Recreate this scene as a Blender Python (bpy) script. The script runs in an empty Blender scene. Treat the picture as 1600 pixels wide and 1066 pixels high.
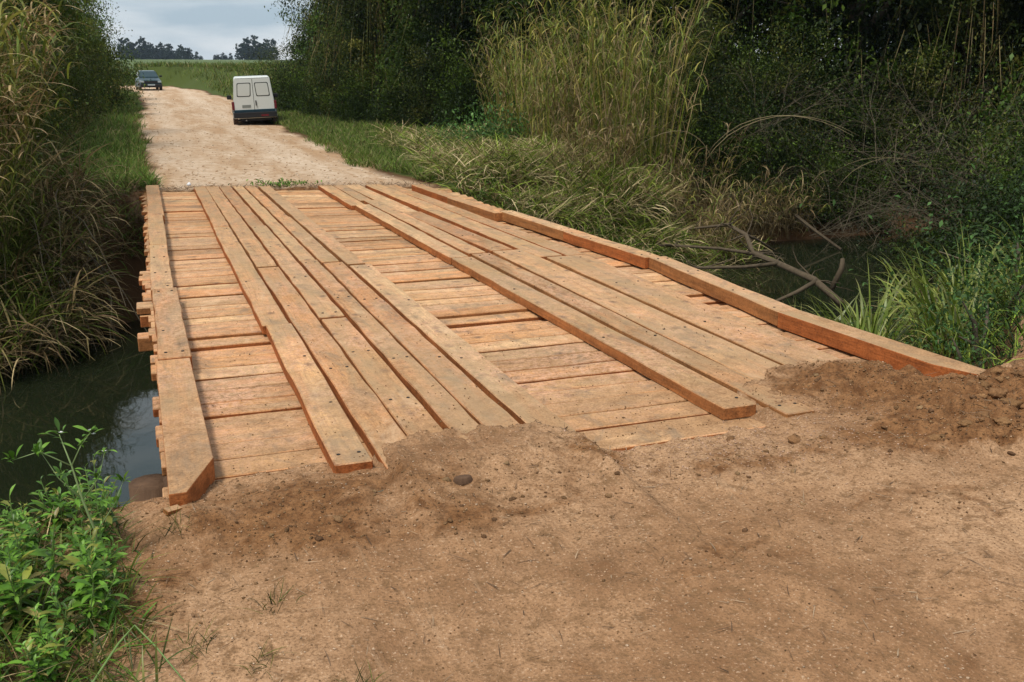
import bpy, bmesh, math, random
import numpy as np
from mathutils import Vector, noise as mnoise
R = math.radians
random.seed(7)
rng = np.random.default_rng(11)
S = bpy.context.scene
COL = S.collection
# ------------------------------------------------------------------ camera
cd = bpy.data.cameras.new("camera"); cam = bpy.data.objects.new("camera", cd); COL.objects.link(cam)
cd.sensor_width = 36; cd.lens = 1536 / 1600 * 36; cd.clip_end = 6000; cd.clip_start = 0.05
cam.location = (0, 0, 1.9)
cam.rotation_euler = (R(90 - 15.2), 0, R(-20.3))
S.camera = cam
# ------------------------------------------------------------------ sky, sun, exposure
w = bpy.data.worlds.new("World"); S.world = w; w.use_nodes = True
nt = w.node_tree; nt.nodes.clear()
def wn(t, **k):
    n = nt.nodes.new(t)
    for a, b in k.items(): setattr(n, a, b)
    return n
sky = wn('ShaderNodeTexSky', sky_type='NISHITA', sun_disc=False, sun_elevation=R(65), sun_rotation=R(-120))
sky.air_density = 1.0; sky.dust_density = 2.5
tc = wn('ShaderNodeTexCoord')
mp = wn('ShaderNodeMapping'); mp.inputs['Scale'].default_value = (1.6, 1.6, 7.5); mp.inputs['Location'].default_value = (0.35, 0.1, 0.3)
nz = wn('ShaderNodeTexNoise'); nz.inputs['Scale'].default_value = 1.9; nz.inputs['Detail'].default_value = 7; nz.inputs['Roughness'].default_value = .52
cr = wn('ShaderNodeValToRGB'); cr.color_ramp.elements[0].position = .40; cr.color_ramp.elements[1].position = .62
cr.color_ramp.elements[0].color = (6.4, 8.0, 9.3, 1); cr.color_ramp.elements[1].color = (14.0, 14.2, 14.3, 1)
mx = wn('ShaderNodeMixRGB'); mx.inputs[0].default_value = .86
bg = wn('ShaderNodeBackground'); bg.inputs['Strength'].default_value = .068
out = wn('ShaderNodeOutputWorld')
L = nt.links.new
L(tc.outputs['Generated'], mp.inputs['Vector']); L(mp.outputs[0], nz.inputs['Vector']); L(nz.outputs['Fac'], cr.inputs[0])
L(sky.outputs[0], mx.inputs[1]); L(cr.outputs[0], mx.inputs[2]); L(mx.outputs[0], bg.inputs['Color']); L(bg.outputs[0], out.inputs['Surface'])
sd = bpy.data.lights.new("sun", 'SUN'); sd.energy = 3.0; sd.angle = R(12); sd.color = (1, .95, .87)
sun = bpy.data.objects.new("sun", sd); COL.objects.link(sun)
sun.rotation_euler = (R(25), 0, R(-60))
S.view_settings.view_transform = 'Standard'; S.view_settings.look = 'None'
S.view_settings.exposure = 0.15; S.view_settings.gamma = 1
S.cycles.max_bounces = 6; S.cycles.diffuse_bounces = 3; S.cycles.glossy_bounces = 3; S.cycles.transmission_bounces = 4
S.cycles.use_denoising = True

# ------------------------------------------------------------------ helpers
def ss(a, b, x):
    t = np.clip((x - a) / (b - a), 0, 1); return t * t * (3 - 2 * t)
def hash2(ix, iy, s):
    n = (ix * 374761393 + iy * 668265263 + s * 974711) & 0x7fffffff
    n = (n ^ (n >> 13)) * 1274126177 & 0x7fffffff
    return ((n ^ (n >> 16)) & 0xffff) / 65535.0
def vnoise(x, y, sc=1., seed=0):
    x = np.asarray(x, float) * sc; y = np.asarray(y, float) * sc
    ix = np.floor(x).astype(np.int64); iy = np.floor(y).astype(np.int64)
    fx = x - ix; fy = y - iy; fx = fx * fx * (3 - 2 * fx); fy = fy * fy * (3 - 2 * fy)
    a = hash2(ix, iy, seed); b = hash2(ix + 1, iy, seed); c = hash2(ix, iy + 1, seed); d = hash2(ix + 1, iy + 1, seed)
    return (a * (1 - fx) + b * fx) * (1 - fy) + (c * (1 - fx) + d * fx) * fy
def fbm(x, y, sc=1., oct=4, seed=0, rough=.5):
    v = 0; a = 1; t = 0
    for o in range(oct):
        v = v + a * vnoise(x, y, sc * 2 ** o, seed + o * 17); t += a; a *= rough
    return v / t
def mesh_np(name, V, F, mat=None, col=None, smooth=False):
    """V (n,3); F (m,k) int faces; col (n,3) point colours"""
    me = bpy.data.meshes.new(name)
    V = np.asarray(V, np.float32); F = np.asarray(F, np.int32)
    me.vertices.add(len(V)); me.vertices.foreach_set('co', V.ravel())
    k = F.shape[1]
    me.loops.add(F.size); me.loops.foreach_set('vertex_index', F.ravel())
    me.polygons.add(len(F)); me.polygons.foreach_set('loop_start', np.arange(0, F.size, k, dtype=np.int32))
    if smooth: me.polygons.foreach_set('use_smooth', np.ones(len(F), bool))
    me.update(calc_edges=True)
    if col is not None:
        a = me.color_attributes.new('Col', 'FLOAT_COLOR', 'POINT')
        c = np.ones((len(V), 4), np.float32); c[:, :3] = col; a.data.foreach_set('color', c.ravel())
    if mat: me.materials.append(mat)
    return me
def link(name, me, parent=None, loc=None):
    o = bpy.data.objects.new(name, me); COL.objects.link(o)
    if parent is not None: o.parent = parent
    if loc is not None: o.location = loc
    return o
def tag(o, label=None, cat=None, group=None, kind=None):
    if label: o['label'] = label
    if cat: o['category'] = cat
    if group: o['group'] = group
    if kind: o['kind'] = kind
    return o
def thing(name, label, cat, loc=(0, 0, 0), rz=0, group=None):
    o = bpy.data.objects.new(name, None); COL.objects.link(o); o.empty_display_size = .2
    o.location = loc; o.rotation_euler = (0, 0, rz); return tag(o, label, cat, group)
def copy_thing(o, parent=None):
    c = o.copy(); COL.objects.link(c); c.parent = parent
    for ch in [x for x in o.children]: copy_thing(ch, c)
    return c
class MB:
    """collects polygons -> one mesh"""
    def __init__(s): s.v = []; s.f = []
    def add(s, vs, fs):
        b = len(s.v); s.v += [tuple(p) for p in vs]; s.f += [[b + i for i in f] for f in fs]; return s
    def box(s, x0, x1, y0, y1, z0, z1):
        return s.add([(x0,y0,z0),(x1,y0,z0),(x1,y1,z0),(x0,y1,z0),(x0,y0,z1),(x1,y0,z1),(x1,y1,z1),(x0,y1,z1)],
            [(3,2,1,0),(4,5,6,7),(0,1,5,4),(1,2,6,5),(2,3,7,6),(3,0,4,7)])
    def tube(s, pts, rad, n=6, cap=True):
        pts = [Vector(p) for p in pts]; rings = []; u = None
        for i, p in enumerate(pts):
            d = (pts[min(i+1, len(pts)-1)] - pts[max(i-1, 0)]).normalized()
            if u is None: u = d.orthogonal().normalized()
            u = (u - d * u.dot(d)).normalized(); v = d.cross(u); r = rad[i]
            rings.append([p + (u * math.cos(a) + v * math.sin(a)) * r for a in [2*math.pi*k/n for k in range(n)]])
        b = len(s.v)
        for r_ in rings: s.v += [tuple(q) for q in r_]
        for i in range(len(pts) - 1):
            for k in range(n):
                a = b + i*n + k; c = b + i*n + (k+1) % n; s.f.append([a, c, c + n, a + n])
        if cap: s.f.append([b + k for k in range(n)][::-1]); s.f.append([b + (len(pts)-1)*n + k for k in range(n)])
        return s
    def build(s, name, mat, parent=None, smooth=False, bevel=0, loc=None):
        me = bpy.data.meshes.new(name); me.from_pydata(s.v, [], s.f); me.update()
        if smooth: me.polygons.foreach_set('use_smooth', [True]*len(me.polygons))
        me.materials.append(mat); o = link(name, me, parent, loc)
        if bevel:
            m = o.modifiers.new('bevel', 'BEVEL'); m.width = bevel; m.segments = 2; m.limit_method = 'ANGLE'
        return o

# ------------------------------------------------------------------ materials
class NT:
    def __init__(s, name):
        s.m = bpy.data.materials.new(name); s.m.use_nodes = True; s.t = s.m.node_tree; s.t.nodes.clear()
        s.o = s.n('ShaderNodeOutputMaterial')
    def n(s, t, **k):
        n = s.t.nodes.new(t)
        for a, b in k.items():
            if isinstance(a, str) and a in n.inputs.keys(): n.inputs[a].default_value = b
            else: setattr(n, a, b)
        return n
    def l(s, a, b): s.t.links.new(a, b)
    def tex(s, kind='Object', scale=(1,1,1)):
        if kind == 'pos': src = s.n('ShaderNodeNewGeometry').outputs['Position']
        else: src = s.n('ShaderNodeTexCoord').outputs[kind]
        m = s.n('ShaderNodeMapping'); m.inputs['Scale'].default_value = scale; s.l(src, m.inputs['Vector']); return m.outputs[0]
    def noise(s, vec, sc, det=4, ro=.55, dist=0):
        n = s.n('ShaderNodeTexNoise'); n.inputs['Scale'].default_value = sc; n.inputs['Detail'].default_value = det
        n.inputs['Roughness'].default_value = ro; n.inputs['Distortion'].default_value = dist; s.l(vec, n.inputs['Vector']); return n.outputs['Fac']
    def ramp(s, fac, stops):
        r = s.n('ShaderNodeValToRGB'); e = r.color_ramp.elements
        while len(e) < len(stops): e.new(.5)
        for q, (p, c) in zip(e, stops): q.position = p; q.color = (*c, 1) if len(c) == 3 else c
        s.l(fac, r.inputs[0]); return r.outputs[0]
    def g(s, v): return (v, v, v)
    def mix(s, fac, a, b, mode='MIX'):
        n = s.n('ShaderNodeMixRGB', blend_type=mode)
        for i, x in ((0, fac), (1, a), (2, b)):
            if hasattr(x, 'node'): s.l(x, n.inputs[i])
            elif i == 0: n.inputs[0].default_value = x
            else: n.inputs[i].default_value = (*x, 1)
        return n.outputs[0]
    def math(s, op, a, b=None):
        n = s.n('ShaderNodeMath', operation=op)
        for i, x in ((0, a), (1, b)):
            if x is None: continue
            if hasattr(x, 'node'): s.l(x, n.inputs[i])
            else: n.inputs[i].default_value = x
        return n.outputs[0]
    def bsdf(s, col, rough=.7, bump=None, bstr=.3, bdist=.01, spec=.3, metal=0, trans=0, coat=0):
        p = s.n('ShaderNodeBsdfPrincipled')
        if hasattr(col, 'node'): s.l(col, p.inputs['Base Color'])
        else: p.inputs['Base Color'].default_value = (*col, 1)
        if hasattr(rough, 'node'): s.l(rough, p.inputs['Roughness'])
        else: p.inputs['Roughness'].default_value = rough
        p.inputs['Specular IOR Level'].default_value = spec; p.inputs['Metallic'].default_value = metal
        p.inputs['Coat Weight'].default_value = coat
        if bump is not None:
            b = s.n('ShaderNodeBump'); b.inputs['Strength'].default_value = bstr; b.inputs['Distance'].default_value = bdist
            s.l(bump, b.inputs['Height']); s.l(b.outputs[0], p.inputs['Normal'])
        res = p.outputs[0]
        if trans:
            t = s.n('ShaderNodeBsdfTranslucent')
            if hasattr(col, 'node'): s.l(col, t.inputs['Color'])
            else: t.inputs['Color'].default_value = (*col, 1)
            mxx = s.n('ShaderNodeMixShader'); mxx.inputs[0].default_value = trans
            s.l(res, mxx.inputs[1]); s.l(t.outputs[0], mxx.inputs[2]); res = mxx.outputs[0]
        s.l(res, s.o.inputs['Surface']); return s.m
def simple(name, col, rough=.5, **k): return NT(name).bsdf(col, rough, **k)

def attr_leaf(name, rough=.55, trans=.3, spec=.25):
    t = NT(name); a = t.n('ShaderNodeAttribute', attribute_name='Col')
    v = t.noise(t.tex('pos'), 9, 3); c = t.mix(1, a.outputs['Color'], t.ramp(v, [(.3, (.75,.75,.75)), (.7, (1.2,1.2,1.2))]), 'MULTIPLY')
    return t.bsdf(c, rough, trans=trans, spec=spec)
M_leaf = attr_leaf('leaf'); M_straw = attr_leaf('straw', .7, .15, .15); M_weed = attr_leaf('weed_leaf', .42, .3, .4)

def wood_material():
    t = NT('sawn_wood')
    oi = t.n('ShaderNodeObjectInfo').outputs['Random']
    tcn = t.n('ShaderNodeTexCoord').outputs['Object']
    off = t.n('ShaderNodeVectorMath', operation='ADD'); t.l(tcn, off.inputs[0])
    cmb = t.n('ShaderNodeCombineXYZ')
    t.l(t.math('MULTIPLY', oi, 53.), cmb.inputs[0]); t.l(t.math('MULTIPLY', oi, 31.), cmb.inputs[1]); t.l(cmb.outputs[0], off.inputs[1])
    def sc(v):
        m = t.n('ShaderNodeMapping'); m.inputs['Scale'].default_value = v; t.l(off.outputs[0], m.inputs['Vector']); return m.outputs[0]
    g1 = t.noise(sc((.55, 15, 15)), 1.6, 7, .68, .9)
    g2 = t.noise(sc((2.2, 60, 60)), 2.0, 3, .6)
    broad = t.noise(sc((1.0, 5, 5)), 1.2, 6, .68, .5)
    base = t.ramp(oi, [(0, (.36,.22,.105)), (.15, (.56,.36,.18)), (.3, (.42,.22,.095)), (.45, (.66,.47,.27)), (.6, (.40,.27,.14)), (.75, (.56,.29,.125)), (.9, (.54,.39,.23)), (1, (.33,.19,.09))])
    c = t.mix(1, base, t.ramp(g1, [(.28, (.52,.45,.38)), (.45, (.95,.93,.9)), (.6, (1.05,1.04,1.02)), (.78, (1.3,1.28,1.2))]), 'MULTIPLY')
    c = t.mix(1, c, t.ramp(g2, [(.3, (.78,.75,.72)), (.65, (1.1,1.1,1.1))]), 'MULTIPLY')
    c = t.mix(1, c, t.ramp(t.math('FRACT', t.math('MULTIPLY', oi, 17.31)), [(0, (.70,.66,.62)), (.35, (.93,.92,.90)), (.7, (1.06,1.03,1.0)), (1, (1.24,1.2,1.14))]), 'MULTIPLY')
    # weathered grey-brown sheen and pink heartwood patches
    c = t.mix(t.ramp(broad, [(.46, t.g(0)), (.64, t.g(.85))]), c, (.33,.23,.125))
    br2 = t.noise(sc((1.3, 6, 6)), 1.1, 6, .66, .5)
    c = t.mix(t.ramp(br2, [(.50, t.g(0)), (.64, t.g(.6))]), c, (.58,.29,.135))
    # dark blue-grey stains and nail marks
    st = t.noise(sc((2.4, 6, 6)), 1.3, 6, .66, .5)
    c = t.mix(t.ramp(st, [(.61, t.g(0)), (.70, t.g(.8))]), c, (.13,.10,.08))
    vo = t.n('ShaderNodeTexVoronoi', feature='F1', voronoi_dimensions='2D'); vo.inputs['Scale'].default_value = 1.7; t.l(sc((1, 1.5, 0)), vo.inputs['Vector'])
    c = t.mix(t.ramp(t.math('ADD', vo.outputs['Distance'], t.math('MULTIPLY', t.noise(sc((5, 18, 1)), 2, 4), .12)), [(.075, t.g(.85)), (.17, t.g(0))]), c, (.10,.065,.045))
    ck = t.noise(sc((.7, 34, 34)), 1.7, 3, .5, .3); c = t.mix(t.ramp(ck, [(.70, t.g(0)), (.74, t.g(.75))]), c, (.12,.07,.04))
    # sawn, less weathered sides are redder
    nrm = t.n('ShaderNodeNewGeometry').outputs['Normal']; sx = t.n('ShaderNodeSeparateXYZ'); t.l(nrm, sx.inputs[0])
    side = t.ramp(t.math('ABSOLUTE', sx.outputs['Z']), [(.5, t.g(1)), (.8, t.g(0))])
    sidec = t.mix(1, t.mix(oi, (.37,.115,.032), (.33,.155,.055)), t.ramp(t.noise(sc((1.4, 22, 22)), 1.2, 5, .65), [(.3, t.g(.55)), (.62, t.g(1.12))]), 'MULTIPLY')
    c = t.mix(side, c, sidec)
    # sawdust and mud carried on to the deck, strongest at the near end
    pos = t.n('ShaderNodeNewGeometry').outputs['Position']; ps = t.n('ShaderNodeSeparateXYZ'); t.l(pos, ps.inputs[0])
    near = t.ramp(t.math('DIVIDE', ps.outputs['Y'], 20.), [(.22, t.g(1)), (.30, t.g(.42)), (.42, t.g(.12)), (.7, t.g(0))])
    top = t.ramp(sx.outputs['Z'], [(.6, t.g(0)), (.9, t.g(1))])
    pn = t.noise(pos, 2.1, 6, .65)
    fn = t.noise(pos, 30, 5, .72)
    # pinkish sawdust
    sdm = t.math('MULTIPLY', t.math('MULTIPLY', t.ramp(t.noise(pos, 1.3, 4), [(.38, t.g(.1)), (.6, t.g(.8))]), t.ramp(fn, [(.42, t.g(0)), (.54, t.g(1))])), top)
    c = t.mix(t.math('MULTIPLY', sdm, t.ramp(t.math('DIVIDE', ps.outputs['Y'], 20.), [(.2, t.g(1)), (.45, t.g(.7)), (.8, t.g(.25))])), c, (.58,.35,.23))
    mud = t.math('MULTIPLY', t.math('ADD', t.math('MULTIPLY', near, .50), pn), top)
    c = t.mix(t.ramp(mud, [(.72, t.g(0)), (1.02, t.g(.95))]), c, t.mix(fn, (.25,.14,.065), (.42,.26,.135)))
    sp = t.noise(pos, 60, 3, .6)
    c = t.mix(t.math('MULTIPLY', t.math('MULTIPLY', t.ramp(sp, [(.66, t.g(0)), (.70, t.g(.9))]), t.ramp(t.math('DIVIDE', ps.outputs['Y'], 20.), [(.25, t.g(1)), (.45, t.g(.25)), (.9, t.g(.1))])), top), c, (.13,.075,.04))
    mot = t.noise(pos, 11, 6, .72, .3)
    c = t.mix(1, c, t.ramp(mot, [(.32, (.74,.70,.66)), (.5, (1,1,1)), (.68, (1.16,1.14,1.11))]), 'MULTIPLY')
    c = t.mix(1, c, t.ramp(t.noise(pos, 70, 4, .75), [(.36, (.72,.70,.68)), (.5, (1,1,1)), (.66, (1.18,1.18,1.18))]), 'MULTIPLY')
    c = t.mix(1, c, (1.03,.985,.965), 'MULTIPLY')
    blot = t.noise(t.tex('pos', (3.2, 1.5, 1)), 1.15, 6, .7, .7)
    c = t.mix(t.math('MULTIPLY', top, t.ramp(blot, [(.54, t.g(0)), (.66, t.g(.62))])), c, (.20,.145,.095))
    c = t.mix(t.math('MULTIPLY', top, t.ramp(blot, [(.30, t.g(.5)), (.42, t.g(0))])), c, (.66,.45,.28))
    hgt = t.ramp(t.math('MULTIPLY', ps.outputs['Z'], 10.), [(.45, t.g(0)), (.62, t.g(1))])
    worn = t.noise(t.tex('pos', (3.0, .35, 1)), 1.3, 5, .65, .4)
    c = t.mix(t.math('MULTIPLY', t.math('MULTIPLY', hgt, top), t.ramp(worn, [(.42, t.g(.0)), (.62, t.g(.5))])), c, (.34,.235,.13))
    bump = t.math('ADD', t.math('MULTIPLY', g1, .6), t.math('ADD', t.math('MULTIPLY', g2, .35), t.math('MULTIPLY', fn, .3)))
    return t.bsdf(c, .78, bump, .7, .008, spec=.2)
M_wood = wood_material()

def ground_material():
    t = NT('ground'); pos = t.tex('pos')
    sep = t.n('ShaderNodeSeparateXYZ'); t.l(pos, sep.inputs[0])
    a = t.n('ShaderNodeAttribute', attribute_name='Col'); sp = t.n('ShaderNodeSeparateColor'); t.l(a.outputs['Color'], sp.inputs[0])
    road, mud, grass = sp.outputs[0], sp.outputs[1], sp.outputs[2]
    n0 = t.noise(pos, .55, 5, .6); n1 = t.noise(pos, 2.6, 6, .65, .3); n2 = t.noise(pos, 14, 5, .7); n3 = t.noise(pos, 75, 3, .7)
    dirt = t.mix(t.ramp(n1, [(.3, t.g(0)), (.7, t.g(1))]), (.185,.092,.042), (.385,.215,.110))
    dirt = t.mix(t.ramp(n0, [(.42, t.g(0)), (.62, t.g(.8))]), dirt, (.49,.30,.170))
    dirt = t.mix(t.ramp(n2, [(.36, t.g(.85)), (.50, t.g(0))]), dirt, (.20,.11,.052))
    dirt = t.mix(t.ramp(n3, [(.38, t.g(.7)), (.48, t.g(0))]), dirt, (.16,.09,.045))
    dirt = t.mix(t.ramp(n3, [(.60, t.g(0)), (.68, t.g(.5))]), dirt, (.70,.50,.34))
    # drag marks running roughly along the tracks
    m = t.n('ShaderNodeMapping'); m.inputs['Rotation'].default_value = (0, 0, R(18)); m.inputs['Scale'].default_value = (9, 1.1, 1); t.l(pos, m.inputs['Vector'])
    tr = t.noise(m.outputs[0], 1.2, 5, .65, .8)
    dirt = t.mix(t.ramp(tr, [(.36, t.g(.3)), (.48, t.g(0))]), dirt, (.2,.11,.055))
    dirt = t.mix(t.ramp(tr, [(.60, t.g(0)), (.74, t.g(.18))]), dirt, (.60,.42,.27))
    far = t.ramp(t.math('DIVIDE', sep.outputs['Y'], 30.), [(.5, t.g(0)), (.62, t.g(1))])
    rs = t.noise(t.tex('pos', (1.5, .22, 1)), 1.1, 6, .65, .5); pal = t.mix(t.ramp(rs, [(.40, t.g(0)), (.62, t.g(1))]), (.42,.275,.16), (.62,.49,.36))
    pal = t.mix(t.ramp(n1, [(.35, t.g(.6)), (.55, t.g(0))]), pal, (.38,.235,.13))
    trk = t.ramp(t.math('DIVIDE', t.math('ADD', sep.outputs['X'], t.math('MULTIPLY', t.noise(t.tex('pos', (1, .12, 1)), 1.0, 2), .8)), 5.), [(.14, t.g(0)), (.26, t.g(.75)), (.38, t.g(.1)), (.58, t.g(.1)), (.72, t.g(.75)), (.86, t.g(0))])
    pal = t.mix(trk, pal, t.mix(rs, (.52,.39,.27), (.72,.60,.47)))
    pal = t.mix(t.ramp(t.noise(pos, 6, 5, .7), [(.38, t.g(.7)), (.48, t.g(0))]), pal, (.33,.20,.11))
    dirt = t.mix(t.math('MULTIPLY', far, .85), dirt, pal)
    soil = t.mix(t.ramp(n2, [(.35, t.g(0)), (.65, t.g(1))]), (.12,.052,.020), (.28,.14,.060))
    soil = t.mix(t.ramp(n3, [(.36, t.g(.6)), (.5, t.g(0))]), soil, (.07,.038,.02))
    mm = t.math('ADD', mud, t.math('MULTIPLY', t.math('SUBTRACT', t.noise(pos, 4.2, 6, .68, .6), .5), 1.9))
    c = t.mix(t.ramp(mm, [(.35, t.g(0)), (.75, t.g(1))]), dirt, soil)
    earth = t.mix(n1, (.06,.032,.016), (.15,.08,.038))
    c = t.mix(t.ramp(road, [(.2, t.g(0)), (.75, t.g(1))]), earth, c)
    gr = t.mix(n2, (.035,.055,.012), (.085,.105,.025))
    gm = t.math('ADD', grass, t.math('MULTIPLY', t.math('SUBTRACT', n2, .5), .5))
    c = t.mix(t.ramp(gm, [(.4, t.g(0)), (.6, t.g(1))]), c, gr)
    bump = t.math('ADD', t.math('MULTIPLY', n2, .7), t.math('ADD', t.math('MULTIPLY', n3, .22), t.math('MULTIPLY', tr, .25)))
    return t.bsdf(c, .93, bump, 1.0, .035, spec=.1)
M_ground = ground_material()
def field_material():
    t = NT('field'); pos = t.tex('pos')
    n = t.noise(t.tex('pos', (.02, .05, .05)), 1.0, 4); n2 = t.noise(t.tex('pos', (.9, .22, .3)), 1, 4)
    c = t.mix(t.ramp(n, [(.35, t.g(0)), (.65, t.g(1))]), (.085,.125,.045), (.135,.165,.07))
    c = t.mix(t.ramp(n2, [(.4, t.g(.35)), (.6, t.g(0))]), c, (.05,.085,.03))
    return t.bsdf(c, .95, n2, .5, .3, spec=.05)
M_field = field_material()
def water_material():
    t = NT('water'); n = t.noise(t.tex('pos', (1, 1, 1)), 1.3, 3, .5)
    n2 = t.noise(t.tex('pos', (1, 1, 1)), 9, 2, .5)
    c = t.mix(t.noise(t.tex('pos'), .5, 3), (.007,.010,.005), (.015,.020,.009))
    return t.bsdf(c, .03, t.math('ADD', n, t.math('MULTIPLY', n2, .08)), .05, .05, spec=.5)
M_water = water_material()
def bark_material(name, a, b):
    t = NT(name); n = t.noise(t.tex('Object', (6, 6, 1.5)), 3, 5, .65)
    return t.bsdf(t.mix(n, a, b), .9, n, .6, .02, spec=.1)
M_bark = bark_material('bark', (.045,.035,.025), (.14,.115,.085))
M_twig = bark_material('dead_twig', (.06,.05,.032), (.19,.155,.105))
M_branch = bark_material('wet_branch', (.035,.026,.017), (.15,.115,.075))
M_log = bark_material('log', (.05,.03,.02), (.17,.10,.06))

# ------------------------------------------------------------------ terrain
NEAR = np.array([(-60,-12),(-20,1.5),(-8,3.2),(-3,3.9),(-1,4.2),(-.5,4.45),(-.05,4.5),(.05,4.42),(.19,4.62),(.7,4.70),(1.0,4.66),(1.4,4.70),(1.85,4.66),(2.05,4.36),(2.6,4.40),(2.85,4.45),(3.0,4.56),(3.35,4.85),(3.7,5.1),(4.1,4.96),(4.45,4.85),(4.62,4.6),(4.85,4.5),(5.6,4.95),(7,6.2),(9,7.6),(12,9),(20,12),(60,22)])
FARW = np.array([(-60,2),(-20,7.5),(-10,9.6),(-4,11.6),(-1.8,12.7),(-.8,14.2),(0,15.1),(3,15.1),(5,14.4),(7,14.4),(9,15.5),(10.7,17.4),(14,17.2),(20,17.5),(60,28)])
RX = np.array([(17,2.15),(40,2.3),(60,2.7),(75,2.2),(85,.5),(92,-3.5),(97,-10),(102,-30),(104,-60)])
def Yn(x): return np.interp(x, NEAR[:, 0], NEAR[:, 1]) + np.where((x > .2) & (x < 4.5), (fbm(x, x * 0, 3.2, 5, 41, .65) - .5) * .30, 0)
def Yf(x):
    top = np.interp(x, [-60,-20,-4,-1.8,-.4,.1,4.7,5.5,8,11,60], [5,10,14.0,15.4,17.0,17.45,16.35,16.6,17.6,20,32])
    return top
def Ywf(x): return np.interp(x, FARW[:, 0], FARW[:, 1])
RZ = np.array([(0,0),(18,0),(37,.1),(55,.3),(77,.76),(92,1.0),(150,2.0),(300,4.6),(500,8.3),(620,9.0),(900,5),(5000,0)])
def road_side(x, y):
    """signed distance from the road edge, positive inside"""
    cx = np.interp(y, RX[:, 0], RX[:, 1]); hw = 2.25 + 1.3 * (fbm(x * .3, y * .4, .9, 5, 5) - .5)
    d = hw - np.abs(x - cx)
    # the bend runs off to the left
    yc = np.interp(x, [-60,-30,-10,-3.5,.5,2.2], [104,102,97,92,85,76]); d2 = np.where(x < 1.5, 2.8 - np.abs(y - yc), -9)
    return np.maximum(np.where(y > 88, -9, d), np.where(y > 80, d2, -9))
def zref(x):
    z = np.zeros_like(x)
    z = np.maximum(z, .084 * ss(.93, 1.02, x) * (1 - ss(1.98, 2.1, x)))
    z = np.maximum(z, .085 * ss(3.08, 3.3, x) * (1 - ss(4.2, 4.32, x)))
    return z
def billow(x, y, sc):
    v = 0; a = 1.
    for o in range(4):
        n = np.abs(2 * vnoise(x * .8 - y * .6, x * .6 + y * .8, sc * 2.1 ** o, 91 + o) - 1); v = v + a * (1 - (1 - n) ** 1.8) ; a *= .5
    return v / 1.875
def H(x, y):
    x = np.asarray(x, float); y = np.asarray(y, float)
    yn = Yn(x); yf = Yf(x); ywf = Ywf(x)
    base = np.interp(y, RZ[:, 0], RZ[:, 1])
    # near bank falls
    wnr = np.interp(x, [-8,-1,4.6,5.2,7,12], [1.6,.55,.5,2.8,4.6,4.4])
    tn = (y - yn) / wnr; tf = (yf - y) / np.maximum((yf - ywf) / .82, .6)
    t = np.minimum(tn, tf)
    fall = np.where(t < 0, 0, np.where(t < 1, t ** .8, 1)) * -2.25
    steep = (x < 4.9) & (tn < tf); fall = np.where(steep & (t > 0), -2.25 * (1 - np.exp(-6 * np.clip(t, 0, 3))), fall)
    z = base + fall
    side = road_side(x, y)
    bank = (y > 17) & (y < 110)
    off = np.clip(-side, 0, 8)
    z = z + np.where(y > yf, .10 * ss(0, 1.5, off) * (fbm(x, y, .5, 3, 3)) * 2 , 0)
    # verge bank beyond the bend on the right
    z = z + np.where((y > 60) & (x > 0), 1.3 * ss(55, 85, y) * ss(.3, 3, off) * (1 - ss(105, 130, y)), 0)
    z = z + .5 * ss(3, 9, off) * ss(18, 25, y) * (1 - ss(60, 100, y)) * (x > 0)
    # near end: soil pushed over the plank ends
    d = yn - y
    z = z + np.where((y < yn) & (x > -.3) & (x < 5.2), (zref(x) + .006) * np.exp(-np.clip(d - .42, 0, 9) / .42), 0)
    z = z - np.where(y <= yn + .1, .035 * ss(2.04, 2.16, x) * (1 - ss(2.8, 3.0, x)) * np.exp(-np.clip(d, 0, 9) / .35), 0)
    # clods and ruts near the camera
    mud = MUD(x, y)
    near = (y < 9) & (y < yn + 1)
    k = np.where(near, 1, 0)
    z = z + k * ((fbm(x, y, 1.1, 3, 21) - .5) * .05 + (fbm(x, y, 9, 4, 31, .6) - .5) * (.016 + .03 * mud) + mud * (.03 + .11 * ss(3.4, 4.2, x)) * billow(x, y, 4.2) + .012 * ss(.4,.6,fbm(x, y, 16, 2, 3)) * ss(1.2, .0, yn - y))
    z = z + .16 * np.exp(-(((x - 4.95) / .75) ** 2 + ((y - 3.95) / .5) ** 2)) * k
    z = z + .05 * np.exp(-(((x - .8) / .6) ** 2 + ((y - 4.15) / .25) ** 2)) * k
    # clod pushed against the right kerb
    tracks = .02 * np.exp(-((x - (3.45 - (5 - y) * .35)) / .25) ** 2) + .02 * np.exp(-((x - (1.45 - (5 - y) * .25)) / .28) ** 2)
    z = z - k * tracks + .085 * np.exp(-(((x - .04) / .17) ** 2 + ((y - 4.12) / .15) ** 2)) * k
    # far road texture
    z = z + np.where((y > 16.8) & (y < 100), (fbm(x, y, .8, 3, 9) - .5) * .06, 0)
    z = z + np.where((y > yf - .15) & (y < yf + .5) & (x > -.2) & (x < 4.8), .05 * vnoise(x, y, 5, 3), 0)
    return z
def gs(x, y, cx, cy, sx, sy): return np.exp(-(((x - cx) / sx) ** 2 + ((y - cy) / sy) ** 2))
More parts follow.
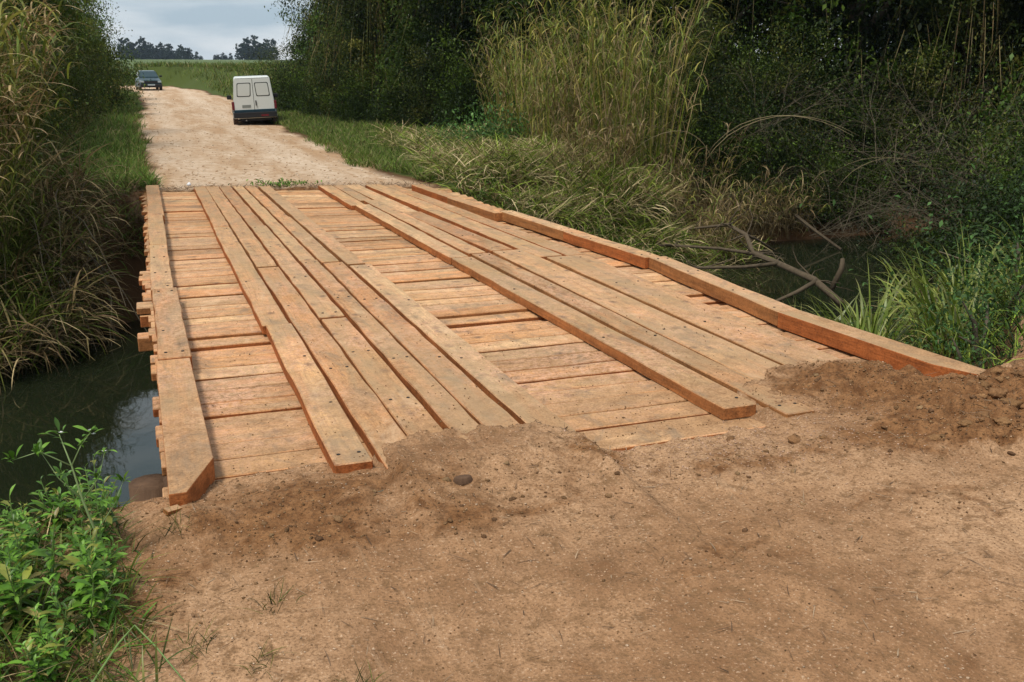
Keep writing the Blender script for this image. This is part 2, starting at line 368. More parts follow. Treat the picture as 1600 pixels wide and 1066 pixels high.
def MUD(x, y):
    m = .72 * gs(x, y, .5, 4.2, .6, .35) + .30 * gs(x, y, 1.35, 4.1, .5, .3) + .72 * gs(x, y, 2.02, 4.25, .22, .25) + .55 * gs(x, y, 2.7, 3.95, .5, .22)
    m += 1.0 * gs(x, y, 4.2, 4.3, .6, .42) + 1.0 * gs(x, y, 4.9, 3.85, .8, .45) + .85 * gs(x, y, 3.75, 4.75, .35, .3) + 1.0 * gs(x, y, 5.8, 4.3, .8, .7) + .5 * gs(x, y, 3.6, 3.9, .4, .25)
    m += .9 * gs(x, y, 4.3, 3.72, .45, .28)
    m += .75 * gs(x, y, -.15, 3.45, .25, .3) + .45 * gs(x, y, 2.1, 3.1, .4, .25) + .4 * gs(x, y, 3.3, 3.1, .3, .3) + .5 * gs(x, y, 1.2, 3.75, .7, .18) + .5 * gs(x, y, .45, 3.9, .35, .25) + .35 * gs(x, y, 1.1, 2.6, .35, .2) + .4 * gs(x, y, 2.9, 3.35, .5, .12)
    m += np.where((y > 16.2) & (y < 18.2), .9 * gs(x * 0, y, 0, 17.35 - .24 * x, 1, .35), 0)
    return np.clip(m, 0, 1)
def axis(segs):
    out = []
    for a, b, st in segs: out.append(np.arange(a, b, st))
    out.append([segs[-1][1]]); return np.unique(np.concatenate(out))
def build_ground():
    xs = axis([(-900,-200,50),(-200,-60,12),(-60,-20,3),(-20,-5,.6),(-5,-1,.12),(-1,6.6,.016),(6.6,10,.12),(10,22,.5),(22,60,3),(60,200,12),(200,900,50)])
    ys = axis([(-60,-10,6),(-10,0,1),(0,1.6,.12),(1.6,2.8,.025),(2.8,5.4,.014),(5.4,6.5,.06),(6.5,12,.25),(12,19,.1),(19,40,.3),(40,110,.9),(110,200,4),(200,640,16),(640,1500,60)])
    X, Y = np.meshgrid(xs, ys); Z = H(X, Y)
    nx, ny = len(xs), len(ys)
    side = road_side(X, Y); yn = Yn(X); yf = Yf(X)
    front = (Y < yn + .05)
    leftedge = -.35 - .12 * (4.4 - Y) * 0 + .12 * (fbm(X, Y, 2, 3, 8) - .5)
    road = np.where(front, ss(-.25, .1, X - leftedge + .1), np.where(Y > yf - .3, ss(-.35, .3, side), 0))
    mud = MUD(X, Y)
    grass = np.where(Y > yf, ss(-.1, .5, -side), 0) * np.where(Y < 130, .8, 1) + np.where(front, ss(.3, 1.0, leftedge - X) * .4, 0)
    C = np.stack([road, mud, grass], -1).reshape(-1, 3)
    V = np.stack([X, Y, Z], -1).reshape(-1, 3)
    j, i = np.meshgrid(np.arange(ny - 1), np.arange(nx - 1), indexing='ij')
    a = (j * nx + i).ravel(); F = np.stack([a, a + 1, a + nx + 1, a + nx], -1)
    fc = V[F].mean(1); fx, fy = fc[:, 0], fc[:, 1]
    fs = road_side(fx, fy); fyn = Yn(fx); fyf = Yf(fx)
    chan = (fy > fyn) & (fy < fyf)
    rd = (~chan) & (((fy <= fyn) & (fx > -.45) & (fx < 60)) | ((fy >= fyf) & (fs > -.1)))
    fld = (fy > 108) & (~chan) & (~rd)
    oth = ~(chan | rd | fld)
    for nm, msk, mt in (('dirt_road', rd, M_ground), ('stream_bank', chan, M_ground), ('ground', oth, M_ground), ('field', fld, M_field)):
        f = F[msk]; u, inv = np.unique(f, return_inverse=True)
        me = mesh_np(nm, V[u], inv.reshape(f.shape), mt, C[u], True)
        tag(link(nm, me), kind='structure')
build_ground()
wme = bpy.data.meshes.new('stream_water')
wme.from_pydata([(-60,-6,-1.62),(60,-6,-1.62),(60,45,-1.62),(-60,45,-1.62)], [], [(0,1,2,3)]); wme.materials.append(M_water)
tag(link('stream_water', wme), kind='structure')

# ------------------------------------------------------------------ bridge
bridge = thing('timber_bridge', 'new sawn timber bridge of cross planks with two raised runner tracks and edge beams', 'bridge', (2.3, 4.4, 0))
BO = Vector((2.3, 4.4, 0))
def plank(name, p0, p1, width0, width1, z0, z1, th, ends=None, skew=(0, 0), label=None, wob=.0055, cut=None):
    """p0,p1: centre-line ends (x,y). local X = length"""
    a = Vector((p0[0], p0[1], z0)); b = Vector((p1[0], p1[1], z1)); Ln = (b - a).length
    ang = math.atan2(b.y - a.y, b.x - a.x); n = max(3, int(Ln / .28)); V = []; Fc = []
    r = random.random() * 99
    for i in range(n + 1):
        t = i / n; hw = (width0 + (width1 - width0) * t) / 2
        x = t * Ln - Ln / 2
        e0 = random.uniform(-wob, wob); e1 = random.uniform(-wob, wob); ez = random.uniform(-wob, wob) * .4
        sk = skew[0] * (1 - t) + skew[1] * t
        xl = x; xr = x
        if i == 0: xl += -skew[0]; xr += skew[0]
        if i == n: xl += -skew[1]; xr += skew[1]
        if cut and i == 0: 
            xl += cut[0]; xr += cut[1]
        V += [(xr, -hw + e0, -th + ez), (xr, -hw + e0, ez), (xl, hw + e1, ez), (xl, hw + e1, -th + ez)]
    for i in range(n):
        for k in range(4):
            A = i*4 + k; B = i*4 + (k+1) % 4; Fc.append([A, A + 4, B + 4, B])
    Fc.append([0,1,2,3]); Fc.append([n*4+3, n*4+2, n*4+1, n*4])
    me = bpy.data.meshes.new(name); me.from_pydata(V, [], Fc); me.update(); me.materials.append(M_wood)
    o = link(name, me, bridge); mid = (a + b) / 2 - BO
    o.location = mid; o.rotation_euler = (0, -math.atan2(b.z - a.z, Ln), ang)
    m = o.modifiers.new('bevel', 'BEVEL'); m.width = .006; m.segments = 1; m.limit_method = 'ANGLE'; m.angle_limit = R(50)
    if label: o['label'] = label
    return o
# cross planks ---------------------------------------------------------
yl = 4.365; k = 0
YR = lambda y: y - .26 * np.clip((y - 9.5) / 8, 0, 1) ** 1.3 * 4.7
EDGES = [4.365,4.67,4.92,5.15,5.40,5.63,5.87,6.14,6.38,6.62,6.84,7.05,7.26,7.48,7.70,7.92,8.13,8.35,8.52,8.68,8.95,9.16,9.30,9.46,9.66,9.86,10.1,10.25,10.38,10.54,10.69,10.94,11.2,11.53,11.68,11.82,12.02,12.22,12.5,12.75,12.98,13.21,13.48,13.76,14.02,14.28,14.6,14.99,15.3,15.66,16.05,16.52,16.9,17.29,17.62]
WIDE = {1: .022, 3: .026, 6: .026, 8: .02, 11: .02, 15: .022, 18: .022, 21: .02, 25: .024, 29: .022, 34: .024, 38: .022, 43: .022, 47: .02}
for k in range(len(EDGES) - 1):
    yl, y1 = EDGES[k], EDGES[k + 1]; gap = WIDE.get(k, random.choice([.006,.009,.012] if k > 20 else [.010,.013,.016])); gapr = gap * random.uniform(.3, 1.6)
    xl = -.05 + random.uniform(-.035, .03)
    if 7.3 < yl < 10.3: xl -= random.uniform(.02, .10)
    xr = 4.86 + random.uniform(-.05, .03)
    cl = (yl + y1 - gap) / 2; crr = (YR(yl) + YR(y1) - gapr) / 2
    zz = random.choice([0, 0, -.002, -.004, -.005, -.007, -.012, -.02]) - (.03 if k == 11 else 0)
    rx = lambda: random.uniform(-.006, .006)
    plank('cross_plank', (xl, cl + rx()), (xr, crr + rx()), y1 - yl - gap, YR(y1) - YR(yl) - gapr, zz, zz + random.uniform(-.006, .006), .055)
# one thick beam end and a lower cross beam that stick out on the left
plank('cross_beam', (-.17, 7.98), (4.9, 7.98), .18, .18, -.075, -.075, .11, label='thicker cross beam sticking out furthest on the stream side')
plank('cross_beam', (-.15, 8.75), (4.9, 8.75), .18, .18, -.075, -.075, .10)
# running planks --------------------------------------------------------
T = .072
def runner(x0, x1, y0, y1, dz=0, dx=(0, 0), tilt=0, th=T, **kk):
    g = .006
    plank('runner_plank', ((x0 + x1) / 2 + dx[0], y0), ((x0 + x1) / 2 + dx[1], y1), x1 - x0 - g, x1 - x0 - g, T + dz, T + dz + tilt, th + dz, **kk)
a = [.725, .94, 1.16, 1.37, 1.575, 1.79, 2.03]
runner(.735, .935, 4.44, 7.36, .006, (-.012, .012)); runner(.725, .93, 7.38, 12.6, 0); runner(.735, .93, 12.61, 17.45, .002, (0, .01))
runner(.95, 1.155, 4.33, 9.72, 0, (.012, -.004)); runner(.945, 1.145, 9.75, 17.4, .008, (0, -.012))
runner(1.17, 1.375, 4.33, 7.42, 0); runner(1.165, 1.365, 7.45, 12.5, .01, (0, -.004)); runner(1.155, 1.345, 12.52, 17.35, 0, (.005, -.01))
runner(1.39, 1.565, 4.33, 9.95, .004, (.01, 0)); runner(1.385, 1.555, 9.97, 17.3, 0, (.008, -.02))
runner(1.585, 1.785, 4.33, 9.75, .002); runner(1.575, 1.765, 9.77, 13.2, .008, (0, -.01)); runner(1.57, 1.745, 13.22, 17.2, 0, (0, -.015))
runner(1.815, 2.03, 4.33, 9.55, -.002, (0, .004)); runner(1.80, 1.99, 9.6, 17.1, .006, (0, -.03))
runner(2.895, 3.125, 4.52, 9.55, .006, (.05, -.03), cut=(.0, .0)); runner(2.815, 3.03, 9.57, 14.1, .008, (.04, -.02)); runner(2.73, 2.96, 14.12, 16.95, 0, (.01, .01))
runner(3.20, 3.405, 4.33, 9.75, 0, (.03, -.05)); runner(3.06, 3.27, 9.77, 14.6, .005, (.06, -.03)); runner(2.98, 3.17, 14.62, 16.9, 0)
runner(3.415, 3.765, 4.5, 9.82, 0, (.01, -.01)); runner(3.30, 3.56, 9.85, 13.1, .004, (.1, -.05)); runner(3.20, 3.45, 13.12, 16.8, 0, (.04, -.03))
runner(3.80, 4.235, 4.9, 9.3, 0, (.0, .02)); runner(3.62, 3.90, 9.33, 16.7, .004, (.12, -.12)); runner(3.94, 4.16, 9.33, 16.6, -.002, (.12, -.14))
# edge beams ------------------------------------------------------------
def beam(xa, xb, y0, y1, wdt=.19, z=.125, **kk):
    plank('edge_beam', (xa + wdt / 2, y0), (xb + wdt / 2, y1), wdt, wdt, z, z + random.uniform(-.004, .004), .118, wob=.006, **kk)
def end_beam(x0, x1, ya, yb, xfar0, xfar1, chx, chy, z, th, label=None, inner_right=True):
    """a beam whose inner near corner has been chopped off"""
    if inner_right: poly = [(x0, ya), (x0 + chx, ya), (x1, ya + chy), (xfar1, yb), (xfar0, yb)]
    else: poly = [(x1 - chx, ya), (x1, ya), (xfar1, yb), (xfar0, yb), (x0, ya + chy)]
    m = MB(); n = len(poly); top = [(x, y, z) for x, y in poly]; bot = [(x, y, z - th) for x, y in poly]
    cx = sum(p[0] for p in poly) / n; cy = sum(p[1] for p in poly) / n
    vs = [(y - cy, -(x - cx), zz) for x, y, zz in bot + top]
    m.add(vs, [list(range(n))[::-1], list(range(n, 2*n))] + [[i, (i+1) % n, n + (i+1) % n, n + i] for i in range(n)])
    o = m.build('edge_beam', M_wood, bridge, bevel=.006); o.location = Vector((cx, cy, 0)) - BO; o.rotation_euler = (0, 0, R(90))
    if label: o['label'] = label
end_beam(-.03, .185, 4.25, 6.47, -.045, .165, .075, .38, .125, .12, 'edge beam with its near corner chopped off at a slant')
beam(-.025, -.03, 6.475, 8.74, .20, .136); beam(-.045, -.03, 8.75, 11.15, .185, .124); beam(-.025, -.02, 11.16, 13.6, .185, .128); beam(-.01, -.005, 13.61, 17.45, .20, .122)
end_beam(4.56, 4.80, 4.25, 6.2, 4.48, 4.68, .09, .42, .13, .125, 'reddest edge beam with a slanted near end', False)
beam(4.49, 4.67, 6.21, 8.66, .19, .13); beam(4.62, 4.52, 8.67, 10.5, .19, .126); beam(4.52, 4.40, 10.51, 12.4, .19, .13); beam(4.30, 4.20, 12.3, 14.15, .19, .122); beam(4.20, 4.12, 14.16, 15.95, .19, .126)
# nail heads on the runners
_nm = MB(); _nm.tube([(0,0,-.004),(0,0,.0025)], [.011,.010], 8); _nd = _nm.build('nail_head', simple('nail_steel', (.035,.028,.022), .6, metal=.5), bridge); _cnt = 0
for _o in sorted([o for o in bridge.children if o.name.startswith('runner_plank') or o.name.startswith('edge_beam')], key=lambda o: o.location.y):
    if len(_o.data.vertices) < 12: continue
    _L = max(v.co.x for v in _o.data.vertices); _W = max(v.co.y for v in _o.data.vertices)
    for _x in (-_L + .13, -_L * .35, _L * .35, _L - .13):
        for _s in (-.5, .5):
            if _cnt >= 96 or random.random() < .25: continue
            _c = _nd if _cnt == 0 else _nd.copy()
            if _cnt: COL.objects.link(_c)
            _cnt += 1; _c.parent = bridge; _c.location = _o.location + Vector((-math.sin(_o.rotation_euler.z) * _s * _W + math.cos(_o.rotation_euler.z) * _x, math.sin(_o.rotation_euler.z) * _x + math.cos(_o.rotation_euler.z) * _s * _W, .001))
# logs that carry the deck
for lx, rr in ((.12, .19), (1.25, .2), (2.35, .19), (3.5, .2), (4.6, .18)):
    m = MB(); m.tube([(0, -.4, 0), (.01, 3, .01), (0, 7, -.01), (0, 13.0, 0)], [rr, rr * .97, rr * .93, rr * .88], 12)
    o = m.build('log_stringer', M_log, bridge, smooth=True); o.location = Vector((lx, 4.6, -.245 - .055)) - BO
m = MB(); m.tube([(0, 0, 0), (0, .0, 1.7)], [.13, .12], 12)
o = m.build('support_post', M_log, bridge, smooth=True); o.location = Vector((-.12, 5.35, -1.95)) - BO
m = MB(); m.tube([(0, 0, 0), (0, .0, 1.7)], [.13, .12], 12)
o = m.build('support_post', M_log, bridge, smooth=True); o.location = Vector((4.7, 14.6, -1.95)) - BO

# ------------------------------------------------------------------ plant builders (numpy)
def U(a, b, n=None): return rng.uniform(a, b, n)
def colors(n, pal, var=.18):
    pal = np.array(pal, float); c = pal[rng.integers(0, len(pal), n)]
    return c * (1 + U(-var, var, (n, 1)))
def blades(base, az, L, lean, bend, wd, col, seg=5, fold=0, tipcol=None, twist=.6):
    """ribbons: returns V,F,C"""
    n = len(base); base = np.asarray(base, float)
    az = np.broadcast_to(az, n); L = np.broadcast_to(L, n); lean = np.broadcast_to(lean, n); bend = np.broadcast_to(bend, n); wd = np.broadcast_to(wd, n)
    P = np.zeros((n, seg + 1, 3)); P[:, 0] = base
    azk = az.copy().astype(float); daz = U(-.25, .25, n)
    for k in range(seg):
        th = lean + bend * ((k + .5) / seg) ** 1.3
        d = np.stack([np.sin(th) * np.cos(azk), np.sin(th) * np.sin(azk), np.cos(th)], -1)
        P[:, k + 1] = P[:, k] + d * (L / seg)[:, None]; azk = azk + daz / seg
    side_az = az + math.pi / 2 + U(-twist, twist, n)
    sd = np.stack([np.cos(side_az), np.sin(side_az), U(-.3, .3, n)], -1)
    t = np.linspace(0, 1, seg + 1); prof = np.clip(np.minimum(.55 + 1.2 * t, 1) * (1 - t ** 2.2), .03, 1)
    W = sd[:, None, :] * (wd[:, None] * prof[None, :] / 2)[:, :, None]
    V = np.stack([P - W, P + W], 2).reshape(n, -1, 3)
    m = 2 * (seg + 1); idx = np.arange(n)[:, None, None] * m
    q = np.array([[2*k, 2*k+1, 2*k+3, 2*k+2] for k in range(seg)])[None]
    F = (idx + q).reshape(-1, 4)
    C = np.repeat(col[:, None, :], m, 1)
    if tipcol is not None:
        f = np.repeat(t, 2)[None, :, None] ** 2; C = C * (1 - f) + tipcol[:, None, :] * f
    return V.reshape(-1, 3), F, C.reshape(-1, 3)
def leaves(ctr, L, wd, col, droop=.3, dirn=None, lance=False):
    """folded diamond leaves"""
    n = len(ctr); L = np.broadcast_to(L, n); wd = np.broadcast_to(wd, n)
    if dirn is None:
        az = U(0, 6.283, n); el = U(-1.0, .7, n) - droop
        dirn = np.stack([np.cos(el) * np.cos(az), np.cos(el) * np.sin(az), np.sin(el)], -1)
    up = np.stack([U(-.6, .6, n), U(-.6, .6, n), np.ones(n)], -1)
    s = np.cross(dirn, up); s /= np.linalg.norm(s, axis=1, keepdims=True) + 1e-9
    nn = np.cross(s, dirn)
    b = ctr - dirn * (L * .5)[:, None]; t = ctr + dirn * (L * .5)[:, None] - nn * (L * .12)[:, None]
    mid = ctr + nn * (wd * .0)[:, None]
    l = mid + s * (wd / 2)[:, None] + nn * (wd * .2)[:, None]; r = mid - s * (wd / 2)[:, None] + nn * (wd * .2)[:, None]
    V = np.stack([b, l, t, r], 1).reshape(-1, 3); F = np.arange(n * 4).reshape(n, 4)
    return V, F, np.repeat(col, 4, 0)
def join(*parts):
    V = []; F = []; C = []; o = 0
    for v, f, c in parts: V.append(v); F.append(f + o); C.append(c); o += len(v)
    return np.concatenate(V), np.concatenate(F), np.concatenate(C)
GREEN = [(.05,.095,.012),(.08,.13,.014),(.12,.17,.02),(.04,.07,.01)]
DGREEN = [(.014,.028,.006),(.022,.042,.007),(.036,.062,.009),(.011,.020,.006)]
OLIVE = [(.075,.095,.016),(.10,.11,.018),(.14,.14,.026),(.05,.068,.012)]
DRY = [(.34,.25,.12),(.25,.17,.075),(.46,.35,.18),(.16,.105,.045),(.22,.17,.07)]
BROWN = [(.13,.085,.045),(.18,.12,.065),(.10,.07,.04)]

def mesh_of(name, parts, mat): V, F, C = join(*parts); return mesh_np(name, V, F, mat, C)
def crown_mesh(name, Hh, Rr, nclump, nleaf, leaf, pal, zlo=.0, limbs=8, squash=1., dense_low=False):
    """leafy crown: many small leaf clumps through an uneven volume"""
    cs = []; lc = []; 
    lobes = [(U(-.45, .45) * Rr, U(-.45, .45) * Rr, U(.25, .8) * Hh, U(.45, .75) * Rr) for _ in range(6)]
    for k in range(nclump):
        lx, ly, lz, lr = lobes[rng.integers(0, 6)]
        d = rng.normal(size=3); d /= np.linalg.norm(d); rad = lr * U(.35, 1.05) ** .6
        p = np.array([lx, ly, lz]) + d * rad * np.array([1, 1, 1.35 * squash]); p[2] = min(max(p[2], zlo * Hh + U(0, .4)), Hh * 1.05)
        cs.append(p)
    if dense_low:
        for k in range(nclump // 2):
            a = U(0, 6.28); r = Rr * U(.5, 1.0); cs.append(np.array([r * math.cos(a), r * math.sin(a), U(0, .45) * Hh]))
    cs = np.array(cs); nC = len(cs)
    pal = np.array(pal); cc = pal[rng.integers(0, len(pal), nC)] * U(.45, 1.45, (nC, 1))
    idx = rng.integers(0, nC, nleaf); sp = U(.18, .5, nC)[idx][:, None]
    ctr = cs[idx] + rng.normal(size=(nleaf, 3)) * sp * np.array([1, 1, .75])
    L = leaf * U(.6, 1.4, nleaf)
    return mesh_of(name, [leaves(ctr, L, L * U(.35, .6, nleaf), cc[idx] * (1 + U(-.2, .2, (nleaf, 1))))], M_leaf), cs
def trunk_builder(cs, Hh, r0, n=9, extra=0):
    m = MB(); top = Hh * .8
    pts = [(0, 0, -.3)]; x = y = 0
    for k in range(1, 6):
        x += random.uniform(-.12, .12); y += random.uniform(-.12, .12); pts.append((x, y, top * k / 5))
    rad = [r0 * 1.25, r0, r0 * .85, r0 * .65, r0 * .45, r0 * .2]; m.tube(pts, rad, 8)
    for k in range(n):
        c = cs[random.randrange(len(cs))]; i = random.randrange(1, 5); p = Vector(pts[i]); q = Vector(c)
        mid = (p + q) / 2 + Vector((random.uniform(-.2, .2), random.uniform(-.2, .2), random.uniform(0, .3)))
        m.tube([p, mid, q], [rad[i] * .45, rad[i] * .28, .012], 5, False)
    return m
def make_tree(name, label, cat, Hh, Rr, nclump, nleaf, leaf, pal, r0=.14, group=None, loc=(0,0,0), rz=0, **kk):
    t = thing(name, label, cat, loc, rz, group)
    me, cs = crown_mesh('crown', Hh, Rr, nclump, nleaf, leaf, pal, **kk)
    link('crown', me, t); trunk_builder(cs, Hh, r0).build('trunk', M_bark, t, smooth=True)
    return t
def place(proto, used, x, y, rz=None, s=1., label=None, dz=0, group=None):
    o = proto if not used[0] else copy_thing(proto); used[0] = True
    o.location = (x, y, float(H(np.array([x]), np.array([y]))[0]) + dz); o.rotation_euler = (0, 0, random.uniform(0, 6.28) if rz is None else rz)
    o.scale = (s, s, s * random.uniform(.92, 1.08)) if not isinstance(s, tuple) else s
    if label: o['label'] = label
    if group: o['group'] = group
    return o
def Hs(x, y): return float(H(np.array([float(x)]), np.array([float(y)]))[0])
def cane_mesh(name, Hh, nst, rad, leafL, pal, stempal, dry=.35, lean=.18, nl=8, wd=.028, arch=1.7, low=0, seg=5, sw=1., tm=.6):
    """tall grass: upright stems, each with long arching leaves"""
    r = rad * np.sqrt(U(0, 1, nst)); a = U(0, 6.283, nst); bx = r * np.cos(a); by = r * np.sin(a)
    base = np.stack([bx, by, np.full(nst, -.1)], -1)
    saz = a + U(-.8, .8, nst); sL = Hh * U(.55, 1., nst); sl = U(0, lean, nst) + .06; sb = U(.05, .35, nst)
    parts = [blades(base, saz, sL, sl, sb, sw * U(.010, .018, nst), colors(nst, stempal), 5, twist=3)]
    n = nst * nl; si = np.repeat(np.arange(nst), nl); t = U(.05 if low else .22, 1.0, n)
    th = sl[si] + sb[si] * t * .6; l = sL[si] * t
    p = base[si] + np.stack([np.sin(th) * np.cos(saz[si]), np.sin(th) * np.sin(saz[si]), np.cos(th)], -1) * l[:, None]
    c = colors(n, pal, .25); isdry = (U(0, 1, n) < dry * (1.3 - .8 * t)); c[isdry] = colors(int(isdry.sum()), DRY)
    tip = colors(n, DRY) * tm + c * (1 - tm)
    parts.append(blades(p, U(0, 6.283, n), leafL * U(.5, 1.15, n), U(.15, .8, n), U(arch * .6, arch * 1.3, n), wd * U(.6, 1.2, n), c, seg, tipcol=tip))
    return mesh_of(name, parts, M_leaf)
def straw_mesh(name, n, rx, ry, hz, L, wd, pal, flat=.9, mat=None):
    a = U(0, 6.283, n); r = np.sqrt(U(0, 1, n)); base = np.stack([rx * r * np.cos(a), ry * r * np.sin(a), hz * (1 - r ** 2) * U(0, 1, n) - .05], -1)
    return mesh_of(name, [blades(base, U(0, 6.283, n), L * U(.4, 1.2, n), U(flat * .6, flat * 1.3, n), U(.2, 1.6, n), wd * U(.5, 1.3, n), colors(n, pal), 4, twist=2)], mat or M_straw)

# ------------------------------------------------------------------ woodland on the right
OL2 = OLIVE + DGREEN
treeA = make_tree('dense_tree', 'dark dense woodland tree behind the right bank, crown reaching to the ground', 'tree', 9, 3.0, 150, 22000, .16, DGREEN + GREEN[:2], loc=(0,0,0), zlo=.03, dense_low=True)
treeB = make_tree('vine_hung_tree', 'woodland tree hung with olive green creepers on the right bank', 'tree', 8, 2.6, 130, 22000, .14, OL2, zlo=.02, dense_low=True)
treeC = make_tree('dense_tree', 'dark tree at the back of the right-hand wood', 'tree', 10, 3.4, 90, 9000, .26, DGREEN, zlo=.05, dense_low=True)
def vines(n, r0, r1, z0, z1, L):
    a = U(0, 6.283, n); r = U(r0, r1, n); b = np.stack([r*np.cos(a), r*np.sin(a), U(z0, z1, n)], -1)
    p = [blades(b, a, L * U(.4, 1.2, n), U(2.5, 3.1, n), U(-.3, .3, n), U(.012, .03, n), colors(n, DRY + OLIVE + OLIVE + DRY[3:], .3), 7, twist=3)]
    m = n * 12; k = rng.integers(0, n, m); q = b[k] + np.stack([U(-.12,.12,m), U(-.12,.12,m), -U(0, 1, m) * L], -1); l = U(.06, .14, m)
    p.append(leaves(q, l, l * .5, colors(n, [(.10,.13,.02),(.05,.08,.012),(.16,.16,.04),(.03,.05,.01)], .3)[k], .6)); return mesh_of('hanging_vines', p, M_leaf)
link('hanging_vines', vines(260, 1.5, 2.9, 1.2, 6, 2.4), treeB); link('hanging_vines', vines(110, 1.9, 3.1, 1.0, 6, 2.0), treeA)
treeD = make_tree('added_shade_tree', 'added tall tree, its crown above the view, put in to shade the right bank', 'tree', 12, 3.8, 80, 7500, .30, DGREEN + OLIVE[:1], r0=.2, zlo=.36); ud = [False]  # added trees: crowns sit above the view, there only to shade the right bank
for x, y, s in [(18,22.5,1.1),(22.5,20,1.15),(27,16,1.1),(15.5,26.5,1.1),(13,31,1),(11,38,1),(24,11.5,1.1),(14,23.5,1.0)]:
    place(treeD, ud, x, y, s=s, group='added tall trees that shade the right bank')
ua, ub, uc = [False], [False], [False]
GA = 'woodland trees on the right bank'; GB = 'creeper-hung trees on the right bank'; GC = 'trees at the back of the right wood'
for i, (x, y, s) in enumerate([(8.6,42,.8),(10.4,33.5,.85),(14.3,26.5,.9),(17.8,22.5,.95),(24.5,20,1.),(12.2,29.5,.85),(9.2,48,.8),(10.5,55,.9),(21.5,23.5,1.),(29,18,1.1),(17,13.2,.8)]):
    place(treeA, ua, x, y, s=s, group=GA)
for i, (x, y, s) in enumerate([(8.6,38,.8),(11.6,36,.8),(13.6,31.5,.9),(16,24.4,.9),(20.2,20.8,.9),(22.5,17.5,.9),(9.4,51.5,.8),(26,15.5,1.)]):
    place(treeB, ub, x, y, s=s, group=GB)
for i, (x, y, s) in enumerate([(13,42,1),(16,36,1),(18,31,1),(21,28,1),(25,25,1.1),(30,23,1.1),(35,20,1.1),(34,14,1.1),(15,50,1),(22,34,1.1),(28,30,1.1),(20,42,1.1),(40,24,1.2),(36,30,1.2),(30,9,1.1),(24,11,1),(14,60,1)]):
    place(treeC, uc, x, y, s=s, group=GC)
# undergrowth shrubs
def shrub(name, label, Hh, Rr, nl, leaf, pal, group):
    t = thing(name, label, 'shrub', group=group); me, cs = crown_mesh('foliage', Hh, Rr, 60, nl, leaf, pal, zlo=0, dense_low=True); link('foliage', me, t)
    m = MB()
    for k in range(6):
        c = cs[random.randrange(len(cs))]; m.tube([(random.uniform(-.1,.1), random.uniform(-.1,.1), -.2), (c[0]*.5, c[1]*.5, c[2]*.6), tuple(c)], [.03,.02,.006], 5, False)
    m.build('stems', M_bark, t, smooth=True); return t
shA = shrub('leafy_shrub', 'leafy undergrowth shrub at the foot of the wood', 2.3, 1.25, 13000, .075, DGREEN + GREEN[:2], 'undergrowth shrubs below the wood'); usa = [False]
shB = shrub('leafy_shrub', 'olive undergrowth shrub at the edge of the wood', 3.0, 1.3, 13000, .07, OL2, 'olive shrubs below the wood'); usb = [False]
for x, y, s in [(6.9,40.5,.8),(7.2,36,.7),(8.4,33.5,.8),(9.6,30,.85),(10.8,27.5,.8),(12.6,24,.9),(14.3,21.3,.9),(16.2,20,.9),(18.4,18.8,.9),(20.5,18,.9),(6.5,44.5,.9),(15.3,18.4,.6),(11.7,19.4,.8),(13.0,19.0,.8),(14.1,18.6,.7),(12.2,18.6,.5),(12.4,11.0,.85),(14,11.8,.9),(16,13.0,1.)]:
    place(shA, usa, x, y, s=s, group='undergrowth shrubs below the wood')
for x, y, s in [(7.4,38.5,.9),(8.9,31.8,.8),(11.6,25.6,.9),(13.5,22.8,.9),(12.4,20.2,.9),(13.9,19.8,.9),(15.2,20.8,1.),(17.3,19.6,1.),(19.5,18.3,1.),(22,17.2,1.),(6.1,47,.9),(13,12.9,.9),(18,14.6,1.2)]:
    place(shB, usb, x, y, s=s, group='olive shrubs below the wood')
# leafless thickets of pale twigs reaching over the stream
def thicket(n, L, sp):
    t = thing('bare_thicket', 'tangle of bare pale twigs hanging over the stream', 'bush', group='bare thickets over the stream'); m = MB()
    def br(p, d, l, r, dep):
        pts = [p]; q = p.copy(); dd = d.copy()
        for k in range(4):
            dd = (dd + Vector((random.uniform(-.22,.22), random.uniform(-.22,.22), random.uniform(-.28,.16)))).normalized(); q = q + dd * l / 4; pts.append(q.copy())
        m.tube(pts, [r, r*.8, r*.6, r*.45, r*.25], 4, False)
        if dep:
            for k in range(random.choice([3, 4, 5])):
                i = random.randrange(1, 5); nd = (dd + Vector((random.uniform(-.9,.9), random.uniform(-.9,.9), random.uniform(-.7,.6)))).normalized()
                br(pts[i], nd, l * random.uniform(.4, .7), r * .5, dep - 1)
    for k in range(n):
        az = random.uniform(0, 6.28); d = Vector((math.cos(az), math.sin(az), random.uniform(.2, 1.2))).normalized()
        br(Vector((random.uniform(-sp, sp), random.uniform(-sp, sp), -.1)), d, L * random.uniform(.6, 1.1), .009, 2)
    m.build('twigs', M_twig, t); return t
th = thicket(13, 2.0, .5); ut = [False]
for x, y, s, dz in [(10.5,18.2,.8,0),(12.2,18,.9,.2),(13.6,17.6,1.,.4),(15.2,17.4,1.,.5),(17,17.2,1.1,.6),(12.8,19.4,1.,1.3),(15.8,18.3,1.1,1.6),(18.5,17,1.1,.8),(12.2,11.6,.9,.8),(13.6,12.4,1.,1.2),(15,13.2,1.1,1.),(20,17,1.2,.8),(16.4,17.0,1.1,2.3),(12.9,12.0,.9,1.6)]:
    place(th, ut, x, y, s=s, dz=dz, group='bare thickets over the stream')

